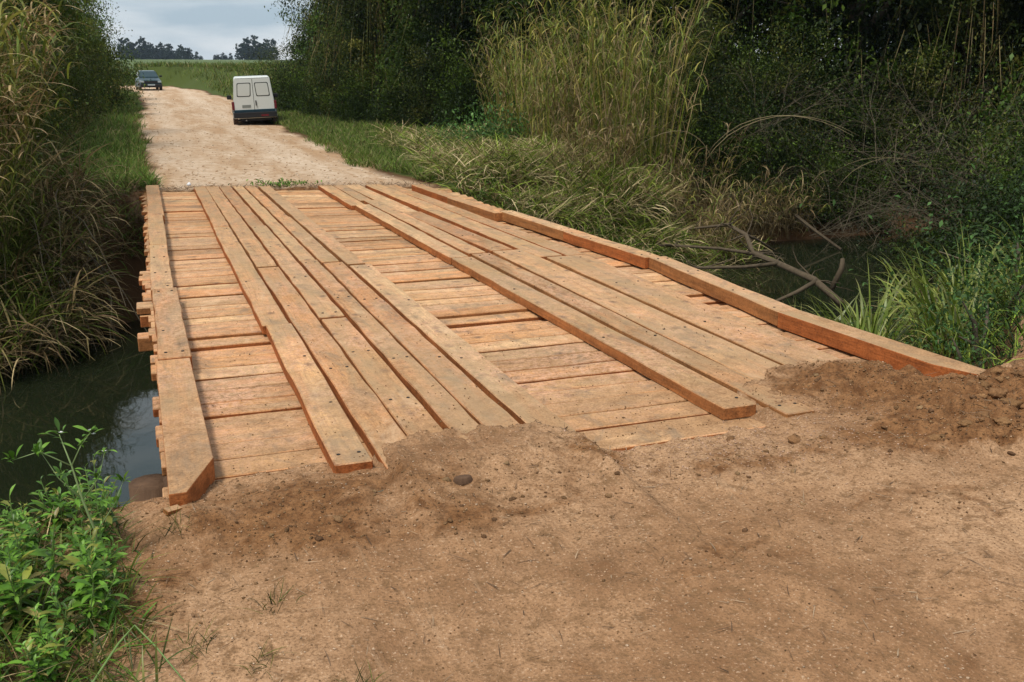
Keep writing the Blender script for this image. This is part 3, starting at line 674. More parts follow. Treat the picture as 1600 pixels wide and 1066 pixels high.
# ------------------------------------------------------------------ tall grass beyond the far end, right
TG = [(.15,.21,.022),(.22,.26,.032),(.08,.12,.014),(.32,.28,.06)]
tg1 = tag(link('tall_grass_clump', cane_mesh('tall_grass_clump', 4.4, 60, .75, .7, TG, DRY[:3] + TG, .4, .14, 11, .034, 1.6, low=1, sw=2)), 'tall yellowing cane grass clump on the right bank before the trees', 'grass clump', 'tall cane grass on the right bank')
utg = [False]
for x, y, s in [(8.2,21.2,.8),(9.1,19.6,1.0),(9.0,18.3,.75),(10.3,20.0,1.05),(10.0,18.5,.85),(9.8,21.8,.9),(8.6,23.3,.7),(11.1,21.4,.85),(8.1,19.6,.6),(9.6,25.2,.8)]:
    place(tg1, utg, x, y, s=s, group='tall cane grass on the right bank')
tg2 = tag(link('tall_grass_clump', cane_mesh('tall_grass_clump', 2.4, 55, .6, .75, TG + BROWN, DRY, .75, .4, 9, .03, 2.1, low=1, sw=1.6)), 'brown drooping dry grass clump over the far bank', 'grass clump', 'dry drooping grass on the far bank')
u2 = [False]
for x, y, s in [(9.0,16.9,.8),(9.9,16.8,.85),(10.8,17.6,.8),(8.3,17.7,.75),(11.6,17.9,.75),(7.6,17.2,.5),(12.3,18.0,.7),(13.2,18.1,.65),(11.2,18.8,.8),(9.5,16.2,.55),(10.5,16.9,.6)]:
    place(tg2, u2, x, y, s=s, group='dry drooping grass on the far bank')
# ------------------------------------------------------------------ cut grass and straw thrown down on the right bank
cut = [(.19,.26,.03),(.10,.16,.015),(.22,.28,.04),(.46,.37,.19),(.50,.40,.22),(.34,.26,.13),(.16,.11,.05),(.05,.08,.012)]
def on_bank(n, fx):
    x, y = fx(n); z = H(x, y); return np.stack([x, y, z], -1)
def litter(name, label, fx, n, L, wd, pal, lean, bend, hz=.15, cat='cut grass', seg=4, mat=None, off=None):
    b = on_bank(n, fx); b[:, 2] = np.maximum(b[:, 2], -1.6) + U(0, hz, n)
    me = mesh_of(name, [blades(b, U(0, 6.283, n), L * U(.4, 1.2, n), U(*lean, n), U(*bend, n), wd * U(.5, 1.3, n), colors(n, pal, .25), seg, twist=1.5)], mat or M_straw)
    return tag(link(name, me), label, cat, kind='stuff')
def fr_right(n):
    y = U(15.6, 26, n); x0 = np.interp(y, [15, 16.4, 17, 19, 22, 26], [5.3, 4.95, 4.9, 5.2, 5.6, 5.8]); x = x0 + (U(0, 1, n) ** 1.1) * np.interp(y, [14.3, 17, 26], [6, 6, 4.5]); return x, y
litter('cut_grass_litter', 'mown green and straw coloured grass strewn over the bank beyond the right edge beam', fr_right, 17000, .6, .024, cut, (.7, 1.5), (.1, 1.3), .28)
def fr_edge(n): x = U(4.95, 9.6, n); return x, Ywf(x) + U(-.1, 1.9, n) ** 1.0
litter('overhanging_grass', 'long cut grass hanging down the far bank to the water on the right', fr_edge, 9000, .85, .025, cut + GREEN, (.5, 1.5), (.6, 2.2), .5)
mound = tag(link('grass_mound', straw_mesh('grass_mound', 3000, 1.0, .9, .5, .8, .026, cut, 1.1)), 'heap of cut grass stems beside the far end of the right edge beam', 'grass heap', 'cut grass heaps'); um = [False]
for x, y, s in [(6.2,17.5,.9),(7.4,18.2,1.),(7.0,16.5,.9),(8.1,16.4,1.),(6.7,20.0,.8),(8.2,20.0,.8),(7.5,15.6,.8),(8.9,15.9,.8),(5.9,18.6,.8),(6.3,16.4,.9),(9.6,16.2,.8),(7.0,19.3,.9),(8.4,17.4,(1.1,1.1,1.5)),(7.7,16.9,(1,1,1.5)),(10.4,16.9,.8)]:
    place(mound, um, x, y, s=s, group='cut grass heaps')
lsh = shrub('broad_leaved_bush', 'low bright green broad-leaved bush among the cut grass', .7, .6, 2600, .07, [(.07,.16,.03),(.10,.20,.05),(.05,.12,.03)], 'low green bushes in the cut grass'); ul = [False]
for x, y, s in [(7.2,20.9,1.1),(7.9,21.3,1.),(6.6,21.7,.7)]: place(lsh, ul, x, y, s=s, group='low green bushes in the cut grass')
def fr_verge(n):
    y = 17.3 + 30 * U(0, 1, n) ** 1.5; x0 = np.interp(y, [17, 20, 27, 37, 47], [4.8, 4.35, 4.55, 4.75, 4.8]) + (fbm(y, y * 0, .9, 3, 12) - .5) * 1.1; return x0 + U(0, 1, n) ** 1.2 * np.interp(y, [17, 27, 47], [1.6, 3.4, 2.2]), y
VG = [(.09,.16,.02),(.13,.20,.03),(.16,.20,.045),(.06,.10,.015),(.24,.20,.09)]
litter('verge_grass', 'short green verge grass to the right of the far dirt road', fr_verge, 26000, .24, .016, VG, (.1, .9), (.2, 1.4), .05, 'grass', 3)

# ------------------------------------------------------------------ left side
GL = 'tall dry-tipped cane grass on the left bank'
cn = tag(link('cane_grass_clump', cane_mesh('cane_grass_clump', 3.9, 75, .8, .95, [(.12,.18,.02),(.18,.23,.03),(.07,.10,.013),(.25,.25,.05)], OLIVE + DRY[:1], .14, .25, 12, .045, 2.0, low=1, seg=6, sw=1.5, tm=.25)), 'tall overhanging cane grass with dry tan tips on the left bank', 'grass clump', GL); uc1 = [False]
for x, y, s in [(-2.35,15.0,.9),(-3.1,14.3,.95),(-2.5,16.6,.85),(-3.3,16.4,1.),(-3.9,13.8,1.),(-2.75,18.4,.75),(-3.8,18.2,.95),(-4.6,15.5,1.1),(-2.1,14.2,.5)]:
    place(cn, uc1, x, y, s=s, group=GL)
def plume_mesh():
    n = 40; base = np.stack([U(-.4,.4,n), U(-.4,.4,n), U(0,.3,n)], -1)
    parts = [blades(base, U(-1.0, 1.2, n), U(2.6, 3.8, n), U(.05, .3, n), U(.5, 1.3, n), .012, colors(n, DRY), 8, twist=3)]
    m = 300; b2 = np.stack([U(-.6, 1.0, m), U(-.6, .8, m), U(2.1, 3.4, m)], -1)
    parts.append(blades(b2, U(-1.6, 1.6, m), U(.3, .8, m), U(.5, 1.3, m), U(.8, 2.0, m), U(.02, .045, m), colors(m, DRY[:3] + [(.50,.36,.2)]), 6))
    return mesh_of('dry_cane_clump', parts, M_straw)
pl = tag(link('dry_cane_clump', plume_mesh()), 'dead tan cane leaves arching out of the green cane, top left', 'grass clump', 'dead cane leaves at top left'); up_ = [False]
for x, y, s in [(-2.2,14.0,.9),(-1.9,15.8,.85),(-2.6,13.0,.8)]: place(pl, up_, x, y, rz=random.uniform(-.5,.5), s=s, group='dead cane leaves at top left')
def fr_leftbank(n):
    x = -.35 - 5 * U(0, 1, n) ** 1.1; yw = Ywf(x); yt = Yf(x); return x, yw + (yt - yw) * U(-.15, 1.0, n)
litter('hanging_dead_grass', 'dead brown grass and stalks hanging down the left bank to the water', lambda n: (lambda x, y: (np.where(x > -.9, x - .5, x), y))(*fr_leftbank(n)), 8000, .9, .026, DRY + DRY[1:] + BROWN + GREEN[1:3] + OLIVE[:2], (.4, 1.6), (.5, 2.2), .6, 'dead grass', 5)
litter('green_bank_grass', 'green blades growing through the dead grass at the left picture edge', lambda n: (-1.5 - 3.5 * U(0,1,n), 13.0 + 2.4 * U(0,1,n)), 3800, 1.1, .032, GREEN[1:3] + [(.15,.20,.03)] + OLIVE, (.1, .9), (.4, 2.0), .3, 'grass', 5)
bt = thing('bare_thicket', 'grey dead stalks trailing from the left bank into the stream', 'bush'); m = MB()
for k in range(46):
    x = -.75 - 3.2 * random.random() ** 1.2; y = float(Yf(np.array([x]))[0]) - random.uniform(0, 1.4); p = Vector((x, y, Hs(x, y) + random.uniform(.1, .5))); pts = [p.copy()]
    d = Vector((random.uniform(-.4, .6), -1, random.uniform(-.1, .5))).normalized()
    for j in range(7): d = (d + Vector((random.uniform(-.2,.2), random.uniform(-.1,.1), -.27))).normalized(); p = p + d * random.uniform(.22, .42); p.z = max(p.z, -1.66); pts.append(p.copy())
    m.tube(pts, [.009]*4 + [.006]*4, 4, False)
m.build('stalks', M_twig, bt)
shL = [(-4.6,30,1.2),(-3.9,34,1.15),(-4.4,26.5,1.15),(-3.6,38,1.2),(-3.3,42,1.2)]
us = [False]; lshr = shrub('leafy_shrub', 'green shrub behind the left verge', 3.2, 1.5, 15000, .08, GREEN + OLIVE, 'shrubs behind the left verge')
for x, y, s in shL + [(-2.7,28.5,.75),(-2.5,33,.8),(-2.0,46,1.15),(-5.2,23,1.1),(-2.6,24.2,.75),(-2.4,21.6,.6),(-2.4,38,.9),(-3.0,20.6,.9)]: place(lshr, us, x, y, s=s, group='shrubs behind the left verge')
tL = make_tree('roadside_tree', 'bushy green tree beside the left edge of the far road', 'tree', 5.6, 2.4, 110, 24000, .12, GREEN + OLIVE[:2], zlo=.0, dense_low=True); utl = [False]
for x, y, s in [(-3.7,50,1.05),(-3.1,56,1.05),(-4.1,32.5,(1,1,1.8)),(-3.9,27,(.85,.85,1.7)),(-4.7,22,(1,1,1.7)),(-2.8,62,1.05),(-4.2,44,1.15),(-4.7,37,1.05),(-4.6,30,1.),(-4.6,24.5,.95),(-4.2,69,.95),(-7.5,17.5,1.7),(-7.5,24,1.8),(-8,31,1.8),(-8,52,1.4),(-8.2,40,1.7)]:
    place(tL, utl, x, y, s=s, group='trees beside the left edge of the far road')
def fr_lverge(n):
    y = 17.6 + 50 * U(0, 1, n) ** 1.7; return .05 + (fbm(y, y * 0, .8, 3, 19) - .6) * .9 - U(0, 1, n) ** 1.1 * np.interp(y, [17, 22, 40, 70], [1.6, 2.2, 2.8, 2.5]), y
litter('verge_grass', 'bright green grass on the verge left of the far dirt road', fr_lverge, 22000, .34, .018, VG + [(.09,.19,.03)], (.1, .9), (.2, 1.5), .05, 'grass', 3)
litter('bank_edge_grass', 'brown and green grass tufts along the top of the left bank beside the far deck end', lambda n: (lambda x: (x, Yf(x) + U(-.9, .5, n)))(-.15 - 2.2 * U(0, 1, n)), 3200, .38, .018, BROWN + DRY[3:] + VG[:3], (.4, 1.6), (.3, 1.8), .05, 'grass', 4)
litter('verge_weeds', 'taller brownish grass behind the left verge', lambda n: (-1.6 - 1.6 * U(0,1,n), 20 + 24 * U(0,1,n)), 9000, .75, .016, VG + DRY[3:] + BROWN, (.1, .9), (.3, 1.6), .1, 'grass', 4)
# crop edge and verge past the bend
litter('roadside_growth', 'rough green growth on the bank where the road bends', lambda n: (lambda y: (np.interp(y, [60,76,86,92,104], [5.2,4.9,4.0,-2,-25]) + U(0, 1, n) ** .8 * 9, y))(U(58, 110, n)), 14000, .55, .05, VG + OLIVE, (.1, .8), (.2, 1.2), .1, 'grass', 3)

# ------------------------------------------------------------------ near right reeds, creeper and bank plants
RD = [(.19,.28,.03),(.12,.19,.02),(.28,.34,.055),(.07,.11,.015)]
def reed_mesh():
    n = 60; r = .38 * np.sqrt(U(0, 1, n)); a = U(0, 6.283, n); base = np.stack([r*np.cos(a), r*np.sin(a), np.full(n, -.05)], -1)
    c = colors(n, RD); return mesh_of('reed_clump', [blades(base, a + U(-.9, .9, n), U(.5, 1.15, n), U(.05, .45, n), U(.5, 2.1, n), U(.024, .046, n), c, 7, tipcol=c * .5 + colors(n, DRY) * .5),
        blades(base[:30], U(0, 6.28, 30), U(.4, .8, 30), U(.5, 1.2, 30), U(.4, 1.4, 30), .014, colors(30, DRY), 5)], M_weed)
rd = tag(link('reed_clump', reed_mesh()), 'arching green sedge clump between the right edge beam and the stream', 'sedge', 'sedge clumps on the near right bank'); ur = [False]
for x, y, s in [(6.2,8.1,1.05),(6.7,8.9,1.1),(7.4,9.4,1.1),(8.0,9.2,1.1),(9.2,9.6,1.1),(5.55,6.3,.8),(5.5,6.95,.85),(5.95,7.6,.95),(6.4,8.3,1.),(7.6,8.8,1.05),(6.0,6.9,.95),(6.5,7.5,1.05),(7.0,7.0,.95),(7.6,7.6,1.1),(7.0,8.1,1.1),(8.2,8.0,1.05),(6.6,6.4,.75),(7.7,6.9,.8),(8.8,8.5,1.),(8.6,7.5,.8),(6.1,6.1,.55),(7.2,6.4,.6)]:
    place(rd, ur, x, y, s=s, group='sedge clumps on the near right bank')
litter('bank_ground_cover', 'low leafy ground cover and blades under the sedge on the near right bank', lambda n: (lambda x: (x, Yn(x) + U(-.05, 2.6, n)))(U(5.1, 13, n)), 9000, .26, .014, RD + DGREEN, (.2, 1.2), (.3, 1.6), .1, 'ground cover', 4)
cr_ = thing('creeper_bush', 'dark broad-leaved creeper mass behind the sedge at the right picture edge', 'bush'); me, cs = crown_mesh('foliage', 1.7, 1.5, 90, 15000, .075, [(.02,.042,.008),(.034,.064,.011),(.016,.030,.007)], zlo=0, dense_low=True); link('foliage', me, cr_)
ucr = [False]
for x, y, s in [(10.3,9.2,.7),(11.8,9.9,.85)]: place(cr_, ucr, x, y, s=s, group='creeper masses behind the sedge')
cr_['group'] = 'creeper masses behind the sedge'
for ob in list(bpy.data.objects):
    if ob.name.startswith('creeper_bush'): ob['label'] = 'dark broad-leaved creeper mass behind the sedge at the right picture edge'
nb = shrub('low_leafy_plant', 'small leafy plant under the sedge beside the right edge beam', .45, .4, 900, .05, [(.06,.13,.03),(.05,.10,.025)], 'small leafy plants under the sedge'); un = [False]
for x, y, s in [(6.3,5.9,1.),(6.9,6.3,1.1),(7.6,6.5,1.),(8.0,7.2,1.2),(5.75,5.5,.7)]: place(nb, un, x, y, s=s, group='small leafy plants under the sedge')

# long pale canes that arch out of the thicket
M_cane = simple('dead_cane', (.24,.19,.10), .8); _c0 = None
_m = MB()
for k in range(4):
    p = Vector((random.uniform(-.8,.8), random.uniform(-.5,.5), 0)); az = random.uniform(-3.0, .3); d = Vector((math.cos(az)*.4, math.sin(az)*.4, .9)).normalized(); pts = [p.copy()]; q = random.uniform(.15, .34)
    for j in range(10): d = (d + Vector((math.cos(az)*.1, math.sin(az)*.1, -.17 + random.uniform(-.05,.05)))).normalized(); p = p + d * q; pts.append(p.copy())
    _m.tube(pts, [.008]*5 + [.006]*3 + [.004]*3, 5)
ac = tag(_m.build('arching_canes', M_cane, smooth=True), 'long pale dead canes arching over the far water edge', 'canes', 'pale dead canes over the far bank'); ac.location = (10.6, 18.0, .2); uac = [True]
for x, y, s, dz in [(14.0,18.2,.8,.9)]:
    place(ac, uac, x, y, rz=random.uniform(-.6,.6), s=s, dz=dz, group='pale dead canes over the far bank')
# fallen branch in the stream
fb = thing('fallen_branch', 'fallen grey forked branch lying across the stream beyond the right edge beam', 'branch'); m = MB()
m.tube([(9.4,11.5,-1.35),(9.55,12.4,-1.18),(9.5,13.3,-1.05),(9.45,13.9,-.98),(9.75,14.6,-.82),(9.9,15.4,-.75),(9.4,16.0,-.9),(8.9,16.4,-1.0)], [.054,.05,.045,.04,.036,.028,.019,.010], 9)
m.tube([(9.5,13.2,-1.05),(9.0,13.5,-1.15),(8.6,14.1,-1.25),(8.3,14.6,-1.3)], [.036,.03,.024,.012], 7)
m.tube([(9.5,13.7,-1.0),(9.1,14.4,-.98),(8.6,15.1,-1.0),(8.0,15.6,-1.05)], [.032,.028,.022,.012], 7)
m.tube([(9.55,12.3,-1.18),(9.1,12.2,-1.3),(8.6,12.3,-1.5)], [.04,.03,.02], 6)
m.tube([(9.6,12.0,-1.25),(9.75,12.0,-.95),(9.78,12.05,-.8)], [.05,.045,.035], 6)
m.tube([(9.75,14.6,-.82),(10.2,14.9,-.95),(10.6,14.8,-1.2)], [.03,.025,.012], 5)
for _k in range(26):
    _p = Vector(random.choice([(9.5,13.3,-1.05),(9.45,13.9,-.98),(9.75,14.6,-.82),(9.9,15.4,-.75),(8.6,14.1,-1.25),(9.1,14.4,-.98),(9.4,16.0,-.9),(8.6,15.1,-1.0),(9.55,12.4,-1.18)])); _d = Vector((random.uniform(-1,1), random.uniform(-1,1), random.uniform(-.2,.5))).normalized(); _l = [tuple(_p)]
    for _j in range(4): _d = (_d + Vector((random.uniform(-.4,.4), random.uniform(-.4,.4), random.uniform(-.3,.2)))).normalized(); _p = _p + _d * random.uniform(.08, .22); _l.append(tuple(_p))
    m.tube(_l, [.016,.012,.009,.006,.003], 5, False)
_b = m.build('branch', M_branch, fb, smooth=True)
for _v in _b.data.vertices: _n = mnoise.noise_vector(_v.co * 3.1); _v.co += _n * .035 + mnoise.noise_vector(_v.co * 14) * .012
bs = thing('dead_stick', 'pale broken stick leaning from the far bank into the dark water', 'stick'); MB().tube([(12.9,17.5,-1.0),(13.1,17.0,-1.3),(13.35,16.5,-1.6)], [.04,.035,.03], 6).build('stick', M_branch, bs)
brm = thing('leaning_stem', 'pale dead stem leaning over the creeper at the right edge', 'stem'); MB().tube([(8.6,8.9,-.1),(9.3,8.6,-.35),(10.2,8.5,-.6)], [.012,.012,.01], 5).build('stem', M_twig, brm)

# ------------------------------------------------------------------ near left leafy weeds
WG = [(.085,.20,.018),(.12,.26,.022),(.055,.13,.012),(.15,.29,.035)]
def weed(seed, h, nst):
    t = thing('leafy_weed', 'bright green lance-leaved weed in the patch at the near left corner', 'weed', group='leafy weeds in the near left patch'); VV = []; m = MB()
    ct = []; dr = []; LL = []; cc = []
    for s_ in range(nst):
        az = random.uniform(0, 6.28); ln = random.uniform(.05, .5); p = Vector((random.uniform(-.03,.03), random.uniform(-.03,.03), -.02)); d = Vector((math.sin(ln)*math.cos(az), math.sin(ln)*math.sin(az), math.cos(ln))); hh = h * random.uniform(.6, 1.); pts = [p.copy()]
        for k in range(6): d = (d + Vector((random.uniform(-.1,.1), random.uniform(-.1,.1), .08))).normalized(); p = p + d * hh / 6; pts.append(p.copy())
        m.tube(pts, [.005,.0045,.004,.0035,.003,.0025,.002], 5, False); ph = random.uniform(0, 6)
        nl = 22
        for k in range(nl):
            f = (k + 1) / nl; i = min(int(f * 6), 5); q = pts[i].lerp(pts[i+1], f * 6 - i) if i < 6 and f < 1 else pts[6]
            ph += 2.4; el = .15 + .75 * f ** 2 + random.uniform(-.35, .25); dd = Vector((math.cos(el)*math.cos(ph), math.cos(el)*math.sin(ph), math.sin(el)))
            l = (.10 if f < .8 else .055) * random.uniform(.5, 1.35); ct.append(tuple(q)); dr.append(tuple(dd)); LL.append(l)
    n = len(ct); c = colors(n, WG + WG + WG + [(.22,.24,.04),(.30,.25,.08)], .3); base = np.array(ct); dr = np.array(dr); az = np.arctan2(dr[:, 1], dr[:, 0]); lean = np.arccos(np.clip(dr[:, 2], -1, 1))
    v = lanceleaf(base, az, np.array(LL), lean, c); link('leaves', mesh_np('leaves', *v[:2], M_weed, v[2]), t); m.build('stems', M_stem, t, smooth=True); return t
def lanceleaf(base, az, L, lean, col, wf=.3, bend=.5):
    """folded lance leaf: 5 rows x 3 verts, widest past the middle"""
    n = len(base); seg = 4; P = np.zeros((n, seg + 1, 3)); P[:, 0] = base; ups = []
    bend = U(.1, bend * 2, n)
    for k in range(seg):
        th = lean + bend * (k + .5) / seg; P[:, k+1] = P[:, k] + np.stack([np.sin(th)*np.cos(az), np.sin(th)*np.sin(az), np.cos(th)], -1) * (L / seg)[:, None]
    sd = np.stack([-np.sin(az), np.cos(az), U(-.25, .25, n)], -1); prof = np.array([.12, .55, 1., .85, .02])
    th = lean + bend * .5; nn = np.stack([-np.cos(th)*np.cos(az), -np.cos(th)*np.sin(az), np.sin(th)], -1)
    W = sd[:, None, :] * (L[:, None] * wf * prof[None, :] / 2)[:, :, None]; Z = nn[:, None, :] * (L[:, None] * .06 * prof[None, :])[:, :, None]
    V = np.stack([P - W + Z, P, P + W + Z], 2).reshape(n, -1, 3); m = 3 * (seg + 1)
    q = np.array([f for k in range(seg) for f in ([3*k, 3*k+1, 3*k+4, 3*k+3], [3*k+1, 3*k+2, 3*k+5, 3*k+4])])
    F = (np.arange(n)[:, None, None] * m + q[None]).reshape(-1, 4); C = np.repeat(col[:, None, :], m, 1); C[:, 1::3] *= 1.15
    return V.reshape(-1, 3), F, C.reshape(-1, 3)
M_stem = simple('green_stem', (.14,.22,.06), .5)
weeds = [weed(i, h, n) for i, (h, n) in enumerate([(.42, 6), (.34, 7), (.5, 5)])]
uw = [[False], [False], [False]]; k = 0
spots = []
for i in range(400):
    y = random.uniform(2.6, 4.6); xr = np.interp(y, [2.6, 3.0, 3.4, 3.8, 4.2, 4.5], [-.62, -.42, -.28, -.22, -.20, -.30]); x = random.uniform(xr - 1.2, xr - .03)
    if all((x - a)**2 + (y - b)**2 > .15**2 for a, b in spots) and len(spots) < 72: spots.append((x, y))
for x, y in spots:
    i = k % 3; k += 1
    f = float(np.interp(y, [2.6, 3.1, 3.6, 4.2], [.5, .6, .85, .72]))
    place(weeds[i], uw[i], x, y, s=random.uniform(.75, 1.1) * f, group='leafy weeds in the near left patch')
fw = thing('flowering_weed', 'tallest weed with a branched stalk and small white flowers, near left', 'weed', (-.33, 3.9, Hs(-.33, 3.9))); fw.scale = (.7, .7, .7); m = MB()
stk = [(.0,0,0),(.03,-.02,.22),(-.02,.0,.42),(-.055,.02,.62),(-.10,.05,.80)]; m.tube(stk, [.009,.008,.007,.005,.0025], 6)
br = [[(-.02,0,.42),(-.13,.04,.55),(-.2,.06,.70)],[(-.02,0,.42),(.08,-.02,.55),(.12,.0,.68)],[(-.055,.02,.62),(.0,.05,.72),(.06,.03,.80)],[(-.055,.02,.62),(-.2,-.02,.74),(-.34,.0,.70)],[(.03,-.02,.22),(.14,.02,.36),(.2,.0,.5)]]
for b in br: m.tube(b, [.004,.003,.0015], 5)
m.build('stalk', simple('pale_stem', (.22,.30,.12), .5), fw, smooth=True)
ends = [b[-1] for b in br] + [stk[-1]] + [b[1] for b in br]; E_ = np.repeat(np.array(ends), 7, 0); n = len(E_)
v = lanceleaf(E_ + U(-.02, .02, (n, 3)), U(0, 6.28, n), U(.04, .10, n), U(.3, 1.4, n), colors(n, WG), .3); link('leaves', mesh_np('leaves', v[0], v[1], M_weed, v[2]), fw)
for e in ((.06,.03,.81), (.12,0,.69), (-.09,.05,.81), (.075,.02,.79)):
    f = MB()
    for a in range(4):
        A = a * math.pi / 2; f.add([(e[0], e[1], e[2]), (e[0]+.009*math.cos(A-.5), e[1]+.009*math.sin(A-.5), e[2]+.004), (e[0]+.013*math.cos(A), e[1]+.013*math.sin(A), e[2]+.005), (e[0]+.009*math.cos(A+.5), e[1]+.009*math.sin(A+.5), e[2]+.004)], [(0,1,2,3)])
    f.build('flower', simple('petal', (.8,.8,.75), .6), fw)
litter('dry_stalk_litter', 'dry straw and bent stalks lying between the near left weeds and the dirt', lambda n: (lambda y: (np.interp(y, [2.0, 3.0, 3.6, 4.3], [-.35, -.22, -.24, -.28]) - U(0, 1, n) ** 1.3 * 1.0, y))(U(2.2, 4.4, n)), 1500, .28, .006, DRY[:3] + OLIVE + WG[:1], (1.1, 1.6), (-.1, .5), .04, 'straw', 4)
litter('corner_grass', 'short mixed grass in the near left corner', lambda n: (lambda y: (np.interp(y, [2.0, 3.0, 3.6, 4.4], [-.14, -.10, -.12, -.24]) - U(0, 1, n) ** .8 * 1.3, y))(U(2.2, 4.5, n)), 5200, .19, .009, WG[:3] + OLIVE + [(.22,.27,.05)], (.2, 1.4), (.2, 1.4), .0, 'grass', 4, M_weed)
bn = thing('bent_stalk', 'long bent green stalk lying over the dirt at the bottom left', 'stalk'); MB().tube([(-.40,2.75,.02),(-.32,2.92,.06),(-.22,3.10,.11),(-.17,3.18,.12),(-.11,3.08,.09),(-.05,2.98,.04),(-.02,2.94,.01)], [.004,.004,.004,.0035,.003,.0025,.0015], 6).build('stalk', M_stem, bn, smooth=True)

# ------------------------------------------------------------------ loose things on the dirt
def chunks(name, label, fx, n, size, pal, mat, cat, flat=1., lift=.15, sub=1):
    x, y = fx(n); z = H(x, y); s = size * U(.35, 1.3, n) ** 1.5
    bm = bmesh.new(); bmesh.ops.create_icosphere(bm, subdivisions=sub, radius=.5); IV = np.array([v.co[:] for v in bm.verts]); IF = np.array([[v.index for v in f.verts] for f in bm.faces]); bm.free()
    K = len(IV); bumps = 1 + .55 * (fbm((IV[None, :, 0] * 1.3 + np.arange(n)[:, None] * 3.7 + IV[None, :, 2] * .8), IV[None, :, 1] * 1.3 - IV[None, :, 2] * 1.1, 3.2, 4, 5, .7)[..., None] - .5) * 2.6
    V = IV[None] * bumps * rng.uniform(.65, 1.3, (n, 1, 3)) * s[:, None, None]; V[:, :, 2] *= flat
    a = U(0, 6.28, n); ca, sa = np.cos(a)[:, None], np.sin(a)[:, None]; b = U(-.3, .3, n)[:, None]
    X = V[:, :, 0] * ca - V[:, :, 1] * sa; Y = V[:, :, 0] * sa + V[:, :, 1] * ca; Z = V[:, :, 2] + X * b
    V = np.stack([X + x[:, None], Y + y[:, None], Z + (z + s * flat * lift)[:, None]], -1).reshape(-1, 3)
    F = (np.arange(n)[:, None, None] * K + IF[None]).reshape(-1, 3)
    return tag(link(name, mesh_np(name, V, F, mat, np.repeat(colors(n, pal), K, 0), True)), label, cat, kind='stuff')
M_soil = NT('soil_clod'); _a = M_soil.n('ShaderNodeAttribute', attribute_name='Col'); _n = M_soil.noise(M_soil.tex('pos'), 90, 4, .7)
M_soil = M_soil.bsdf(M_soil.mix(1, _a.outputs['Color'], M_soil.ramp(_n, [(.3, (.6,.6,.6)), (.7, (1.25,1.25,1.25))]), 'MULTIPLY'), .95, _n, .9, .01, spec=.1)
SOIL = [(.17,.095,.045),(.22,.125,.06),(.13,.07,.035),(.26,.16,.08)]
def by_mud(n):
    X = U(-.3, 6.6, n * 14); Y = U(3.0, 5.3, n * 14); keep = (MUD(X, Y) ** 1.5 > U(0, 1, n * 14)) & (Y < Yn(X) + .02); X, Y = X[keep][:n], Y[keep][:n]
    while len(X) < n: X = np.concatenate([X, X])[:n]; Y = np.concatenate([Y, Y])[:n] + .001
    return X, Y
chunks('soil_crumbs', 'dark crumbs of loose soil along the near end of the deck', by_mud, 5000, .011, SOIL, M_soil, 'soil', .7)
chunks('soil_lumps', 'small rounded lumps of dark soil pushed up against the plank ends', by_mud, 260, .024, SOIL, M_soil, 'soil', .6, .05, 2)
chunks('soil_clods', 'larger dark clods of soil by the right edge beam', lambda n: (lambda X, Y: (X, np.minimum(Y, Yn(X) - .05)))(rng.normal(4.9, .6, n), rng.normal(4.0, .25, n)), 150, .06, [(.25,.135,.06),(.21,.11,.05)], M_soil, 'soil', .6, 0, 3)
def anyw(n): return U(-.25, 5.5, n), 1.4 + 3.3 * U(0, 1, n)
def clipn(f):
    def g(n):
        x, y = f(n); return x, np.minimum(y, Yn(x) - .03)
    return g
chunks('road_gravel', 'loose gravel and small clods on the far dirt road', lambda n: (lambda y: (np.interp(y, RX[:, 0], RX[:, 1]) + U(-2.3, 2.3, n), y))(17.6 + 45 * U(0, 1, n) ** 1.6), 2600, .038, [(.46,.32,.20),(.62,.49,.36),(.40,.26,.15)], M_soil, 'gravel', .6)
chunks('wood_chips', 'pale sawdust flakes and wood chips scattered over the dirt', clipn(anyw), 4500, .008, [(.55,.36,.22),(.60,.42,.28),(.48,.29,.17)], M_soil, 'wood chips', .3, .6)
chunks('wood_chips', 'thick scatter of pinkish wood chips beside the right runner track', clipn(lambda n: (rng.normal(2.9, .5, n), rng.normal(4.2, .25, n))), 2200, .008, [(.52,.31,.20),(.58,.38,.27)], M_soil, 'wood chips', .3, .6)
chunks('pebbles', 'small dark pebbles and crumbs over the near dirt', clipn(anyw), 2200, .0075, SOIL + [(.3,.22,.15)], M_soil, 'pebbles', .8)
# crumbs lying on the planks
def deckpts(n):
    y = 4.5 + 4.5 * U(0, 1, n) ** 2.2; return U(.2, 4.4, n), y
x, y = deckpts(1500)
zz = np.where(((x > .76) & (x < 2.0)) | ((x > 3.05) & (x < 4.15)), T + .004, .0)
_H = H; H = lambda a, b: zz if len(a) == len(zz) else _H(a, b)
chunks('deck_crumbs', 'crumbs of soil dropped on the near planks', lambda n: (x, y), 1500, .0075, SOIL, M_soil, 'soil', .7, .3)
H = _H
def fr_tw(n): xx, yy = anyw(n); return xx, np.minimum(yy, Yn(xx) - .05)
chunks('dirt_grit', 'fine grit and tiny clods on the trodden dirt', clipn(anyw), 9000, .0055, [(.2,.11,.05),(.3,.18,.09),(.45,.28,.15),(.14,.08,.04)], M_soil, 'grit', .7)
litter('fine_twigs', 'fine dark twigs and bark shreds on the near dirt', fr_tw, 1100, .09, .005, [(.10,.06,.035),(.16,.10,.06),(.35,.25,.16)], (1.35, 1.6), (-.2, .3), .012, 'twigs', 3)
